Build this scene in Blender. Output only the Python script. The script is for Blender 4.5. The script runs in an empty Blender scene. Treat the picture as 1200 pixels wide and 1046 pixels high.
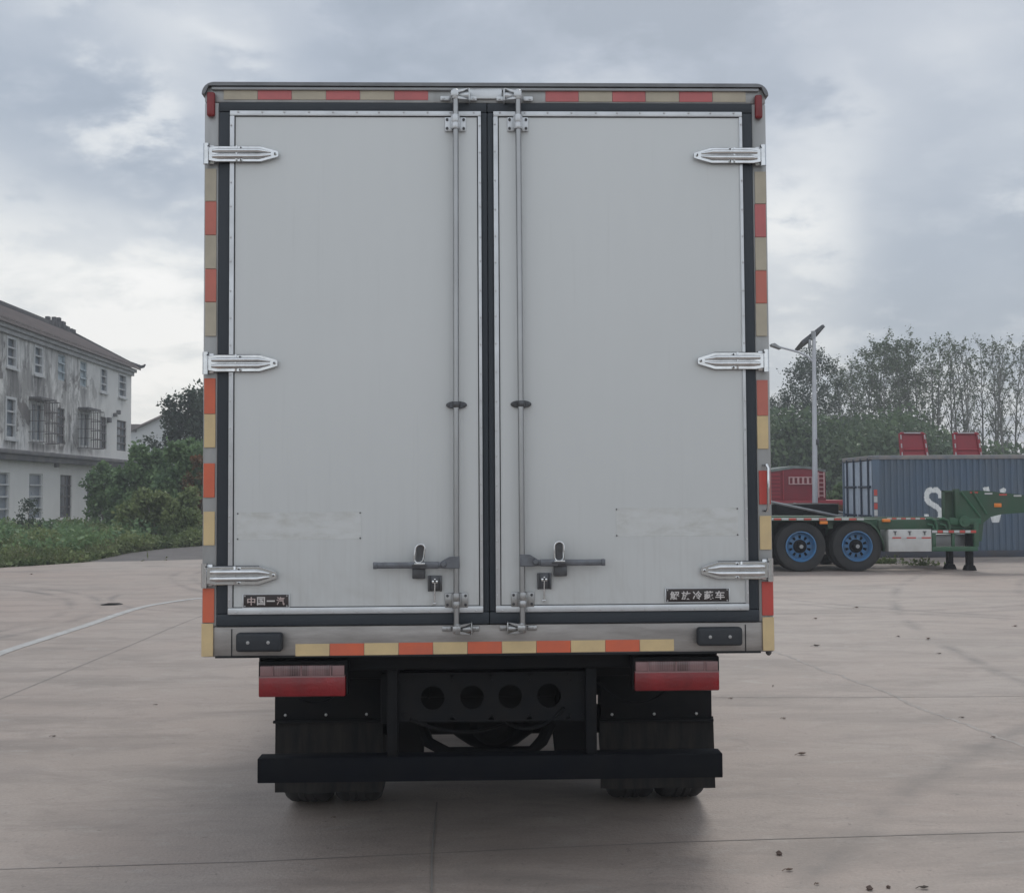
import bpy, bmesh, math, random
import numpy as np
from mathutils import Vector, Matrix
rnd = random.Random(11)
PI = math.pi
sc = bpy.context.scene
COL = sc.collection

# ---------------------------------------------------------------- camera
F_PX, CX, CY, CAM_H = 1300.0, 600.0, 523.0, 1.60
PITCH, ROLL = 0.04112, -0.006005
_F = Vector((0, math.cos(PITCH), math.sin(PITCH)))
_U0 = Vector((0, -math.sin(PITCH), math.cos(PITCH)))
_R = math.cos(ROLL)*Vector((1, 0, 0)) + math.sin(ROLL)*_U0
_U = -math.sin(ROLL)*Vector((1, 0, 0)) + math.cos(ROLL)*_U0
cam_d = bpy.data.cameras.new('camera')
cam = bpy.data.objects.new('camera', cam_d)
COL.objects.link(cam)
cam_d.sensor_width = 36.0
cam_d.lens = 36.0*F_PX/1200.0
cam_d.clip_end = 6000
cam_d.clip_start = 0.05
m3 = Matrix((_R, _U, -_F)).transposed()
cam.matrix_world = Matrix.Translation((0, 0, CAM_H)) @ m3.to_4x4()
sc.camera = cam

def ray(px, py):
    return (_F + _R*((px-CX)/F_PX) - _U*((py-CY)/F_PX))
def at(px, py, Y):
    d = ray(px, py); t = Y/d.y
    return Vector((d.x*t, Y, CAM_H + d.z*t))
def G(px, py, z=0.0):
    d = ray(px, py); t = (z-CAM_H)/d.z
    return Vector((d.x*t, d.y*t, z))

# ---------------------------------------------------------------- sky, sun, exposure
SUN_EL, SUN_AZ = 48.0, 12.0     # azimuth from +Y towards +X
w = bpy.data.worlds.new('World'); sc.world = w
w.use_nodes = True
nt = w.node_tree; nt.nodes.clear()
def N(t, ty, **k):
    n = t.nodes.new(ty)
    for a, b in k.items(): setattr(n, a, b)
    return n
def L(t, a, b): t.links.new(a, b)
def math_n(t, op, a, b=None, c=None, clamp=False):
    n = N(t, 'ShaderNodeMath', operation=op, use_clamp=clamp)
    for i, v in enumerate((a, b, c)):
        if v is None: continue
        if isinstance(v, (int, float)): n.inputs[i].default_value = v
        else: L(t, v, n.inputs[i])
    return n.outputs[0]
def mixc(t, f, a, b):
    n = N(t, 'ShaderNodeMix', data_type='RGBA')
    for s, v in ((0, f), (6, a), (7, b)):
        if isinstance(v, (int, float)): n.inputs[s].default_value = v
        elif isinstance(v, tuple): n.inputs[s].default_value = (*v[:3], 1)
        else: L(t, v, n.inputs[s])
    return n.outputs[2]
def ramp(t, f, stops):
    n = N(t, 'ShaderNodeValToRGB'); cr = n.color_ramp
    while len(cr.elements) < len(stops): cr.elements.new(0.5)
    for e, (p, c) in zip(cr.elements, stops):
        e.position = p; e.color = (*c, 1) if isinstance(c, tuple) else (c, c, c, 1)
    L(t, f, n.inputs[0])
    return n.outputs[0]
def noise(t, vec, scale, detail=4, rough=0.5, dist=0.0):
    n = N(t, 'ShaderNodeTexNoise'); n.inputs['Scale'].default_value = scale
    n.inputs['Detail'].default_value = detail; n.inputs['Roughness'].default_value = rough
    n.inputs['Distortion'].default_value = dist
    if vec is not None: L(t, vec, n.inputs['Vector'])
    return n.outputs['Fac']
def mapping(t, vec, scale=(1, 1, 1), loc=(0, 0, 0), rot=(0, 0, 0)):
    n = N(t, 'ShaderNodeMapping')
    n.inputs['Scale'].default_value = scale; n.inputs['Location'].default_value = loc
    n.inputs['Rotation'].default_value = rot
    L(t, vec, n.inputs['Vector'])
    return n.outputs[0]

def build_sky():
    t = nt
    out = N(t, 'ShaderNodeOutputWorld')
    sky = N(t, 'ShaderNodeTexSky', sky_type='NISHITA', sun_disc=False)
    sky.sun_elevation = math.radians(SUN_EL); sky.sun_rotation = math.radians(SUN_AZ)
    sky.air_density = 1.3; sky.dust_density = 2.5
    bg1 = N(t, 'ShaderNodeBackground'); L(t, sky.outputs[0], bg1.inputs[0]); bg1.inputs[1].default_value = 0.07
    tc = N(t, 'ShaderNodeTexCoord')
    sx = N(t, 'ShaderNodeSeparateXYZ'); L(t, tc.outputs['Generated'], sx.inputs[0])
    X, Y, Z = sx.outputs
    zz = math_n(t, 'MAXIMUM', Z, 0.0)
    den = math_n(t, 'ADD', zz, 0.30)
    cx = N(t, 'ShaderNodeCombineXYZ')
    L(t, math_n(t, 'DIVIDE', X, den), cx.inputs[0]); L(t, math_n(t, 'DIVIDE', Y, den), cx.inputs[1])
    L(t, math_n(t, 'MULTIPLY', zz, 1.6), cx.inputs[2])
    pv = cx.outputs[0]
    n1 = noise(t, mapping(t, pv, loc=(3.1, 1.4, 0.2)), 0.85, 9, 0.52, 0.25)
    n2 = noise(t, mapping(t, pv, loc=(7.7, 0.3, 2.0)), 4.2, 10, 0.60, 0.15)
    v = math_n(t, 'ADD', math_n(t, 'MULTIPLY', n1, 0.56), math_n(t, 'MULTIPLY', n2, 0.50))
    # brighter and darker cloud banks at fixed directions of the sky
    def bank(px, py, rad, amt):
        d = ray(px, py).normalized()
        vm = N(t, 'ShaderNodeVectorMath', operation='DISTANCE')
        L(t, tc.outputs['Generated'], vm.inputs[0]); vm.inputs[1].default_value = d
        dist = math_n(t, 'ADD', vm.outputs['Value'], math_n(t, 'MULTIPLY', math_n(t, 'SUBTRACT', n2, 0.5), 0.55*rad/0.15))
        mr = N(t, 'ShaderNodeMapRange', interpolation_type='SMOOTHSTEP'); L(t, dist, mr.inputs[0])
        mr.inputs[1].default_value = rad; mr.inputs[2].default_value = 0.0
        mr.inputs[3].default_value = 0.0; mr.inputs[4].default_value = amt
        return mr.outputs[0]
    v = math_n(t, 'SUBTRACT', v, 0.03)
    for b in SKY_BANKS:
        v = math_n(t, 'ADD', v, bank(*b))
    # horizon brightening of the whole overcast
    hz = N(t, 'ShaderNodeMapRange'); L(t, zz, hz.inputs[0])
    hz.inputs[1].default_value = 0.0; hz.inputs[2].default_value = 0.30; hz.inputs[3].default_value = 0.085; hz.inputs[4].default_value = 0.0
    v = math_n(t, 'ADD', v, hz.outputs[0])
    col = ramp(t, v, SKY_RAMP)
    # unseen sky behind the camera, made brighter and tinted to light the doors
    back = N(t, 'ShaderNodeMapRange', interpolation_type='SMOOTHSTEP'); L(t, Y, back.inputs[0])
    back.inputs[1].default_value = 0.35; back.inputs[2].default_value = -0.6; back.inputs[3].default_value = 1.0; back.inputs[4].default_value = SKY_BACK
    wf = N(t, 'ShaderNodeMapRange', interpolation_type='SMOOTHSTEP'); L(t, Y, wf.inputs[0])
    wf.inputs[1].default_value = 0.35; wf.inputs[2].default_value = -0.5
    col = mixc(t, math_n(t, 'MULTIPLY', wf.outputs[0], 0.6), col, (0.47, 0.488, 0.508))
    bg2 = N(t, 'ShaderNodeBackground'); L(t, col, bg2.inputs[0]); L(t, back.outputs[0], bg2.inputs[1])
    mx = N(t, 'ShaderNodeMixShader'); mx.inputs[0].default_value = 0.86
    L(t, bg1.outputs[0], mx.inputs[1]); L(t, bg2.outputs[0], mx.inputs[2])
    L(t, mx.outputs[0], out.inputs[0])
SKY_BACK = 1.6
SKY_BANKS = [  # px, py, radius, amount
    (250, 70, 0.10, 0.16), (80, 5, 0.10, 0.12), (60, 300, 0.20, 0.10), (110, 420, 0.24, 0.22), (180, 350, 0.10, 0.10),
    (120, 150, 0.13, -0.16), (30, 60, 0.13, -0.02), (190, 220, 0.12, -0.08), (600, 60, 0.22, -0.14),
    (960, 200, 0.14, 0.16), (915, 300, 0.09, 0.16), (1120, 50, 0.12, 0.07), (1180, 240, 0.10, 0.10),
    (1130, 330, 0.13, -0.13), (800, 40, 0.14, -0.12), (1100, 170, 0.10, -0.08)]
SKY_RAMP = [(0.26, (0.235, 0.28, 0.34)), (0.43, (0.295, 0.34, 0.405)), (0.53, (0.38, 0.42, 0.475)), (0.64, (0.55, 0.575, 0.60)), (0.78, (0.72, 0.725, 0.715)), (0.92, (0.84, 0.83, 0.81))]
build_sky()
sd = bpy.data.lights.new('sun', 'SUN'); sd.energy = 0.9; sd.angle = math.radians(16); sd.color = (1.0, 0.96, 0.9)
sun = bpy.data.objects.new('sun', sd); COL.objects.link(sun)
_sd = Vector((math.sin(math.radians(SUN_AZ))*math.cos(math.radians(SUN_EL)), math.cos(math.radians(SUN_AZ))*math.cos(math.radians(SUN_EL)), math.sin(math.radians(SUN_EL))))
sun.rotation_euler = _sd.to_track_quat('Z', 'Y').to_euler()
sun.location = (0, 0, 30)
sc.view_settings.view_transform = 'Standard'; sc.view_settings.look = 'None'
sc.view_settings.gamma = 1.0; sc.view_settings.use_curve_mapping = False
sc.view_settings.exposure = 0.52
sc.render.engine = 'CYCLES'
sc.cycles.max_bounces = 6; sc.cycles.transparent_max_bounces = 8
try:
    sc.cycles.use_denoising = True
except Exception: pass

# ---------------------------------------------------------------- materials
def new_mat(name):
    m = bpy.data.materials.new(name); m.use_nodes = True
    t = m.node_tree; b = t.nodes['Principled BSDF']
    tc = N(t, 'ShaderNodeTexCoord')
    return m, t, b, tc.outputs['Object']
def mat(name, c, rough=0.6, metal=0.0, c2=None, scale=6.0, amt=0.5, stretch=(1, 1, 1), bump=0.0, bscale=None, rvar=0.12, spec=None, coat=0.0, detail=5):
    m, t, b, oc = new_mat(name)
    v = mapping(t, oc, stretch)
    n = noise(t, v, scale, detail, 0.6)
    if c2 is None: c2 = tuple(x*0.78 for x in c)
    f = ramp(t, n, [(0.35, 0.0), (0.68, 1.0)])
    f = math_n(t, 'MULTIPLY', f, amt)
    L(t, mixc(t, f, c, c2), b.inputs['Base Color'])
    b.inputs['Metallic'].default_value = metal
    L(t, math_n(t, 'ADD', math_n(t, 'MULTIPLY', n, rvar*2), rough-rvar), b.inputs['Roughness'])
    if spec is not None: b.inputs['Specular IOR Level'].default_value = spec
    if coat: b.inputs['Coat Weight'].default_value = coat
    if bump:
        bn = N(t, 'ShaderNodeBump'); bn.inputs['Strength'].default_value = bump; bn.inputs['Distance'].default_value = 0.01
        L(t, noise(t, oc, bscale or scale*6, 4, 0.6), bn.inputs['Height']); L(t, bn.outputs[0], b.inputs['Normal'])
    return m

M = {}
M['steel'] = mat('brushed_steel', (0.42, 0.42, 0.42), 0.42, 0.75, (0.22, 0.22, 0.215), 5, 0.7, (1, 1, 9), rvar=0.1)
M['sill'] = mat('brushed_steel_sill', (0.37, 0.35, 0.335), 0.5, 0.6, (0.19, 0.175, 0.165), 3.0, 0.75, (1, 1, 6), rvar=0.1)
M['post'] = mat('grey_painted_post', (0.40, 0.405, 0.405), 0.5, 0.35, (0.26, 0.26, 0.255), 3, 0.7, (3, 3, 0.6))
M['chrome'] = mat('polished_steel', (0.68, 0.69, 0.70), 0.17, 1.0, (0.45, 0.45, 0.45), 25, 0.5, rvar=0.08)
M['zinc'] = mat('worn_zinc', (0.42, 0.425, 0.43), 0.34, 0.9, (0.22, 0.215, 0.21), 18, 0.6, rvar=0.08)
M['rod'] = mat('rod_zinc', (0.36, 0.365, 0.37), 0.30, 0.9, (0.28, 0.28, 0.28), 6, 0.5, rvar=0.05)
M['handle'] = mat('blue_grey_handle_steel', (0.17, 0.18, 0.20), 0.42, 0.7, (0.08, 0.08, 0.085), 20, 0.6)
M['darksteel'] = mat('dark_worn_steel', (0.11, 0.115, 0.125), 0.45, 0.6, (0.05, 0.045, 0.04), 22, 0.7)
M['alu'] = mat('aluminium_trim', (0.62, 0.64, 0.66), 0.38, 0.55, (0.45, 0.46, 0.47), 8, 0.6)
M['rubber'] = mat('black_rubber', (0.018, 0.022, 0.028), 0.65, 0, (0.035, 0.037, 0.04), 9, 0.5, bump=0.1)
M['seal'] = mat('door_seal_rubber', (0.020, 0.027, 0.036), 0.6, 0, (0.032, 0.038, 0.046), 6, 0.6)
M['black'] = mat('black_chassis_paint', (0.007, 0.008, 0.010), 0.6, 0.0, (0.018, 0.016, 0.014), 7, 0.5, bump=0.1, spec=0.12)
M['blackbar'] = mat('black_bar_paint', (0.005, 0.006, 0.009), 0.7, 0.0, (0.012, 0.012, 0.012), 5, 0.5, rvar=0.05, spec=0.08)
M['flap'] = mat('dusty_mudflap', (0.012, 0.012, 0.013), 0.75, 0, (0.040, 0.036, 0.031), 9, 0.65, (3, 3, 0.35), bump=0.15, spec=0.15)
M['tyre'] = mat('tyre_rubber', (0.018, 0.019, 0.021), 0.85, 0, (0.055, 0.05, 0.045), 3, 0.5, bump=0.2, bscale=40)
M['yellow'] = mat('yellow_reflective', (0.62, 0.47, 0.25), 0.42, 0, (0.50, 0.38, 0.22), 10, 0.8)
M['orange'] = mat('orange_reflective', (0.62, 0.13, 0.06), 0.42, 0, (0.50, 0.12, 0.07), 10, 0.8)
M['red_strip'] = mat('red_reflective', (0.50, 0.065, 0.05), 0.42, 0, (0.40, 0.07, 0.06), 10, 0.8)
M['pink_strip'] = mat('faded_red_reflective', (0.50, 0.13, 0.13), 0.42, 0, (0.40, 0.12, 0.12), 10, 0.8)
M['pale_strip'] = mat('faded_yellow_reflective', (0.44, 0.39, 0.30), 0.42, 0, (0.36, 0.32, 0.25), 10, 0.8)
M['lamp_red'] = mat('red_lamp_lens', (0.24, 0.010, 0.014), 0.3, 0, (0.12, 0.008, 0.010), 7, 0.9, (1, 1, 1), coat=0.1, bump=0.15, bscale=90)
M['screw'] = mat('screw_head', (0.07, 0.07, 0.075), 0.5, 0.5)
M['rivet'] = mat('rivet_head', (0.55, 0.55, 0.56), 0.45, 0.6)
M['bolt'] = mat('bright_bolt', (0.4, 0.4, 0.4), 0.35, 0.8)
M['plate'] = mat('nameplate_black', (0.022, 0.018, 0.018), 0.4, 0, (0.05, 0.03, 0.03), 20, 0.4)
M['letter'] = mat('nameplate_letter', (0.60, 0.57, 0.56), 0.4, 0.2)
M['letter_red'] = mat('nameplate_letter_reddish', (0.52, 0.42, 0.40), 0.4, 0.2)
M['inner'] = mat('dark_seam_gap', (0.015, 0.016, 0.018), 0.9)  # dark joint lines of the sill and door trim
M['cabwhite'] = mat('cab_paint', (0.6, 0.61, 0.62), 0.3, 0, coat=0.5)
M['glass'] = mat('dark_glass', (0.03, 0.035, 0.04), 0.08, 0)
M['green'] = mat('green_trailer_paint', (0.016, 0.078, 0.036), 0.6, 0, (0.055, 0.07, 0.05), 2.2, 0.8, (1, 1, 0.5), bump=0.08, detail=8)
M['green_lt'] = mat('green_trailer_bright', (0.025, 0.11, 0.055), 0.6, 0, (0.06, 0.08, 0.055), 3, 0.7)
M['blue_rim'] = mat('blue_rim_paint', (0.045, 0.185, 0.40), 0.5, 0, (0.10, 0.13, 0.16), 8, 0.7)
M['white_box'] = mat('white_toolbox_paint', (0.56, 0.56, 0.55), 0.5, 0, (0.40, 0.39, 0.37), 4, 0.6)
M['white_strip'] = mat('white_reflective', (0.5, 0.5, 0.5), 0.5, 0)
M['amber'] = mat('amber_marker', (0.75, 0.22, 0.03), 0.4, 0)
M['container'] = mat('blue_grey_container', (0.080, 0.122, 0.180), 0.6, 0, (0.115, 0.135, 0.155), 1.2, 0.75, (1, 1, 0.5), bump=0.08)
M['cont_rail'] = mat('container_rail', (0.16, 0.175, 0.20), 0.6, 0, (0.30, 0.25, 0.21), 3, 0.8)
M['cont_dark'] = mat('container_base_rail', (0.05, 0.06, 0.085), 0.7, 0, (0.07, 0.06, 0.05), 3, 0.7)
M['cont_door'] = mat('container_door', (0.42, 0.48, 0.56), 0.6, 0, (0.30, 0.35, 0.42), 2.5, 0.7)
M['cont_bar'] = mat('container_lock_bar', (0.03, 0.045, 0.075), 0.5, 0.2)
M['cont_paint'] = mat('white_stencil_paint', (0.80, 0.81, 0.80), 0.6, 0, (0.55, 0.57, 0.58), 14, 0.6)
M['redtruck'] = mat('dark_red_paint', (0.24, 0.022, 0.035), 0.5, 0, (0.17, 0.03, 0.04), 3, 0.7)
M['redramp'] = mat('red_ramp_paint', (0.34, 0.035, 0.05), 0.5, 0, (0.26, 0.04, 0.05), 3, 0.6)
M['pinkframe'] = mat('pale_pink_frame', (0.55, 0.35, 0.35), 0.6, 0)
M['tarp'] = mat('grey_green_tarp', (0.20, 0.23, 0.22), 0.75, 0, (0.12, 0.14, 0.13), 5, 0.8, bump=0.3)
M['pole'] = mat('lamp_post_paint', (0.52, 0.53, 0.56), 0.4, 0.2, (0.42, 0.43, 0.46), 3, 0.5)
M['solar'] = mat('solar_cells', (0.03, 0.035, 0.05), 0.25, 0)
M['greymetal'] = mat('grey_galvanised', (0.32, 0.33, 0.34), 0.45, 0.5)
M['tile'] = mat('grey_roof_tile', (0.165, 0.14, 0.135), 0.8, 0, (0.235, 0.195, 0.18), 1.2, 0.8, bump=0.3, bscale=12)
M['eave'] = mat('pale_eave', (0.42, 0.42, 0.43), 0.7, 0, (0.2, 0.2, 0.2), 2, 0.6)
M['ledge'] = mat('dark_stained_ledge', (0.10, 0.10, 0.115), 0.8, 0, (0.20, 0.19, 0.18), 1.5, 0.8)
M['winframe'] = mat('white_window_frame', (0.55, 0.56, 0.57), 0.6, 0, (0.4, 0.4, 0.4), 3, 0.5)
M['wincage'] = mat('rusty_window_cage', (0.15, 0.15, 0.16), 0.7, 0.2, (0.15, 0.11, 0.09), 3, 0.6)
M['pane'] = mat('window_pane', (0.20, 0.235, 0.275), 0.3, 0, (0.12, 0.14, 0.17), 1.6, 0.8)
M['pane_pale'] = mat('pale_window_pane', (0.38, 0.45, 0.49), 0.4, 0, (0.30, 0.36, 0.40), 1.6, 0.7)
M['pane_dark'] = mat('dark_window_pane', (0.06, 0.07, 0.09), 0.3, 0, (0.10, 0.10, 0.115), 1.6, 0.7)
M['whitewall'] = mat('white_house_wall', (0.6, 0.61, 0.62), 0.8, 0, (0.48, 0.48, 0.48), 0.7, 0.6)
M['bark'] = mat('bark', (0.13, 0.115, 0.10), 0.9, 0, (0.22, 0.20, 0.18), 5, 0.7, (1, 1, 0.3), bump=0.3)
M['palebark'] = mat('pale_bark', (0.26, 0.25, 0.23), 0.9, 0, (0.15, 0.14, 0.125), 5, 0.7, (1, 1, 0.3), bump=0.3)
M['dryleaf'] = mat('dry_brown_leaf', (0.11, 0.07, 0.05), 0.8, 0, (0.20, 0.14, 0.10), 30, 0.7)
M['darkleaf'] = mat('dark_wet_leaf', (0.07, 0.055, 0.045), 0.8, 0, (0.06, 0.045, 0.035), 30, 0.6)
M['stone'] = mat('brown_pebble', (0.09, 0.06, 0.05), 0.85, 0, (0.14, 0.10, 0.08), 40, 0.7, bump=0.4)
M['reflector'] = mat('pale_red_reflector', (0.25, 0.14, 0.14), 0.35, 0, (0.2, 0.12, 0.12), 40, 0.6)
M['capping'] = mat('grey_roof_capping', (0.20, 0.205, 0.215), 0.45, 0.5, (0.12, 0.12, 0.125), 6, 0.7)
M['rust'] = mat('rust_orange', (0.40, 0.10, 0.05), 0.8, 0)
M['lead'] = mat('dark_ridge_tile', (0.06, 0.06, 0.065), 0.85, 0)

def leaf_mat(name, a, b_, c, tr=0.25):
    m, t, b, oc = new_mat(name)
    n1 = noise(t, oc, 9.0, 2, 0.5); n2 = noise(t, oc, 0.9, 3, 0.5)
    c1 = mixc(t, ramp(t, n1, [(0.35, 0.0), (0.65, 1.0)]), a, b_)
    c2 = mixc(t, ramp(t, n2, [(0.42, 0.0), (0.66, 1.0)]), c1, c)
    L(t, c2, b.inputs['Base Color']); b.inputs['Roughness'].default_value = 0.6
    b.inputs['Specular IOR Level'].default_value = 0.3
    tl = N(t, 'ShaderNodeBsdfTranslucent'); L(t, c2, tl.inputs[0])
    mx = N(t, 'ShaderNodeMixShader'); mx.inputs[0].default_value = tr
    out = t.nodes['Material Output']
    L(t, b.outputs[0], mx.inputs[1]); L(t, tl.outputs[0], mx.inputs[2]); L(t, mx.outputs[0], out.inputs[0])
    return m
M['leaf_bush'] = leaf_mat('shrub_leaves', (0.136, 0.220, 0.102), (0.206, 0.297, 0.129), (0.105, 0.175, 0.091))
M['leaf_dark'] = leaf_mat('dark_tree_leaves', (0.055, 0.082, 0.054), (0.086, 0.116, 0.074), (0.044, 0.066, 0.050))
M['leaf_weed'] = leaf_mat('weed_leaves', (0.163, 0.213, 0.086), (0.246, 0.285, 0.122), (0.126, 0.170, 0.072))
M['pop_bark'] = mat('poplar_bark', (0.20, 0.195, 0.175), 0.9, 0, (0.11, 0.105, 0.095), 3, 0.7)
M['leaf_poplar'] = leaf_mat('poplar_leaves', (0.096, 0.131, 0.070), (0.154, 0.192, 0.109), (0.074, 0.105, 0.059), 0.15)
M['leaf_under'] = leaf_mat('undergrowth_leaves', (0.106, 0.162, 0.083), (0.169, 0.230, 0.116), (0.077, 0.120, 0.069))
M['leaf_grass'] = leaf_mat('grass_blades', (0.11, 0.145, 0.055), (0.17, 0.17, 0.085), (0.075, 0.11, 0.045))
M['leaf_orange'] = leaf_mat('rusty_orange_leaves', (0.22, 0.085, 0.035), (0.14, 0.08, 0.035), (0.07, 0.075, 0.03))

# door skin: off-white panel with faint dirt runs and scuffs low down
def door_mat():
    m, t, b, oc = new_mat('white_door_skin')
    base = (0.60, 0.615, 0.615)
    n1 = noise(t, mapping(t, oc, (9, 1, 0.8)), 3.0, 5, 0.6)
    n2 = noise(t, mapping(t, oc, (30, 1, 1.2)), 2.0, 4, 0.6)
    n3 = noise(t, oc, 1.3, 3, 0.5)
    sx = N(t, 'ShaderNodeSeparateXYZ'); L(t, oc, sx.inputs[0])
    low = N(t, 'ShaderNodeMapRange'); L(t, sx.outputs[2], low.inputs[0])
    low.inputs[1].default_value = 1.75; low.inputs[2].default_value = 1.1; low.inputs[3].default_value = 0.0; low.inputs[4].default_value = 1.0
    f1 = math_n(t, 'MULTIPLY', ramp(t, n2, [(0.5, 0.0), (0.75, 1.0)]), math_n(t, 'MULTIPLY', low.outputs[0], 0.30))
    f2 = math_n(t, 'MULTIPLY', ramp(t, n1, [(0.4, 0.0), (0.8, 1.0)]), 0.10)
    c = mixc(t, f2, base, (0.47, 0.49, 0.50))
    c = mixc(t, math_n(t, 'MULTIPLY', n3, 0.18), c, (0.50, 0.535, 0.53))
    c = mixc(t, f1, c, (0.40, 0.40, 0.39))
    # small dark scuffs
    vn = noise(t, mapping(t, oc, (1, 1, 1), rot=(0, 0.5, 0)), 22.0, 6, 0.75)
    sc_ = math_n(t, 'MULTIPLY', ramp(t, vn, [(0.70, 0.0), (0.76, 1.0)]), math_n(t, 'MULTIPLY', low.outputs[0], 0.35))
    c = mixc(t, sc_, c, (0.2, 0.2, 0.2))
    # long faint drips over the whole height and a band of road film near the bottom
    n5 = noise(t, mapping(t, oc, (55, 1, 0.9)), 1.0, 5, 0.7)
    c = mixc(t, math_n(t, 'MULTIPLY', ramp(t, n5, [(0.60, 0.0), (0.80, 1.0)]), 0.28), c, (0.38, 0.385, 0.38))
    n6 = noise(t, mapping(t, oc, (2.5, 1, 1.2)), 1.6, 6, 0.7, 0.8)
    lo2 = N(t, 'ShaderNodeMapRange'); L(t, sx.outputs[2], lo2.inputs[0])
    lo2.inputs[1].default_value = 1.45; lo2.inputs[2].default_value = 1.10; lo2.inputs[3].default_value = 0.0; lo2.inputs[4].default_value = 0.5
    c = mixc(t, math_n(t, 'MULTIPLY', ramp(t, n6, [(0.45, 0.0), (0.7, 1.0)]), lo2.outputs[0]), c, (0.40, 0.385, 0.36))
    L(t, c, b.inputs['Base Color']); L(t, math_n(t, 'ADD', math_n(t, 'MULTIPLY', n3, 0.15), 0.36), b.inputs['Roughness'])
    bn = N(t, 'ShaderNodeBump'); bn.inputs['Strength'].default_value = 0.12; bn.inputs['Distance'].default_value = 0.02
    L(t, noise(t, oc, 2.2, 2, 0.5), bn.inputs['Height']); L(t, bn.outputs[0], b.inputs['Normal'])
    return m
M['door'] = door_mat()
def residue_mat():
    m, t, b, oc = new_mat('sticker_residue')
    n = noise(t, mapping(t, oc, (1.5, 1, 4)), 5.0, 8, 0.75, 0.5); n2 = noise(t, mapping(t, oc, (1, 1, 2.5)), 9.0, 4, 0.65)
    f = math_n(t, 'MULTIPLY', ramp(t, n, [(0.38, 0.0), (0.62, 1.0)]), ramp(t, n2, [(0.36, 0.0), (0.58, 1.0)]))
    c = mixc(t, math_n(t, 'MULTIPLY', f, 0.6), (0.58, 0.59, 0.585), (0.40, 0.395, 0.36))
    L(t, c, b.inputs['Base Color']); b.inputs['Roughness'].default_value = 0.55
    return m
M['residue'] = residue_mat()

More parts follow.
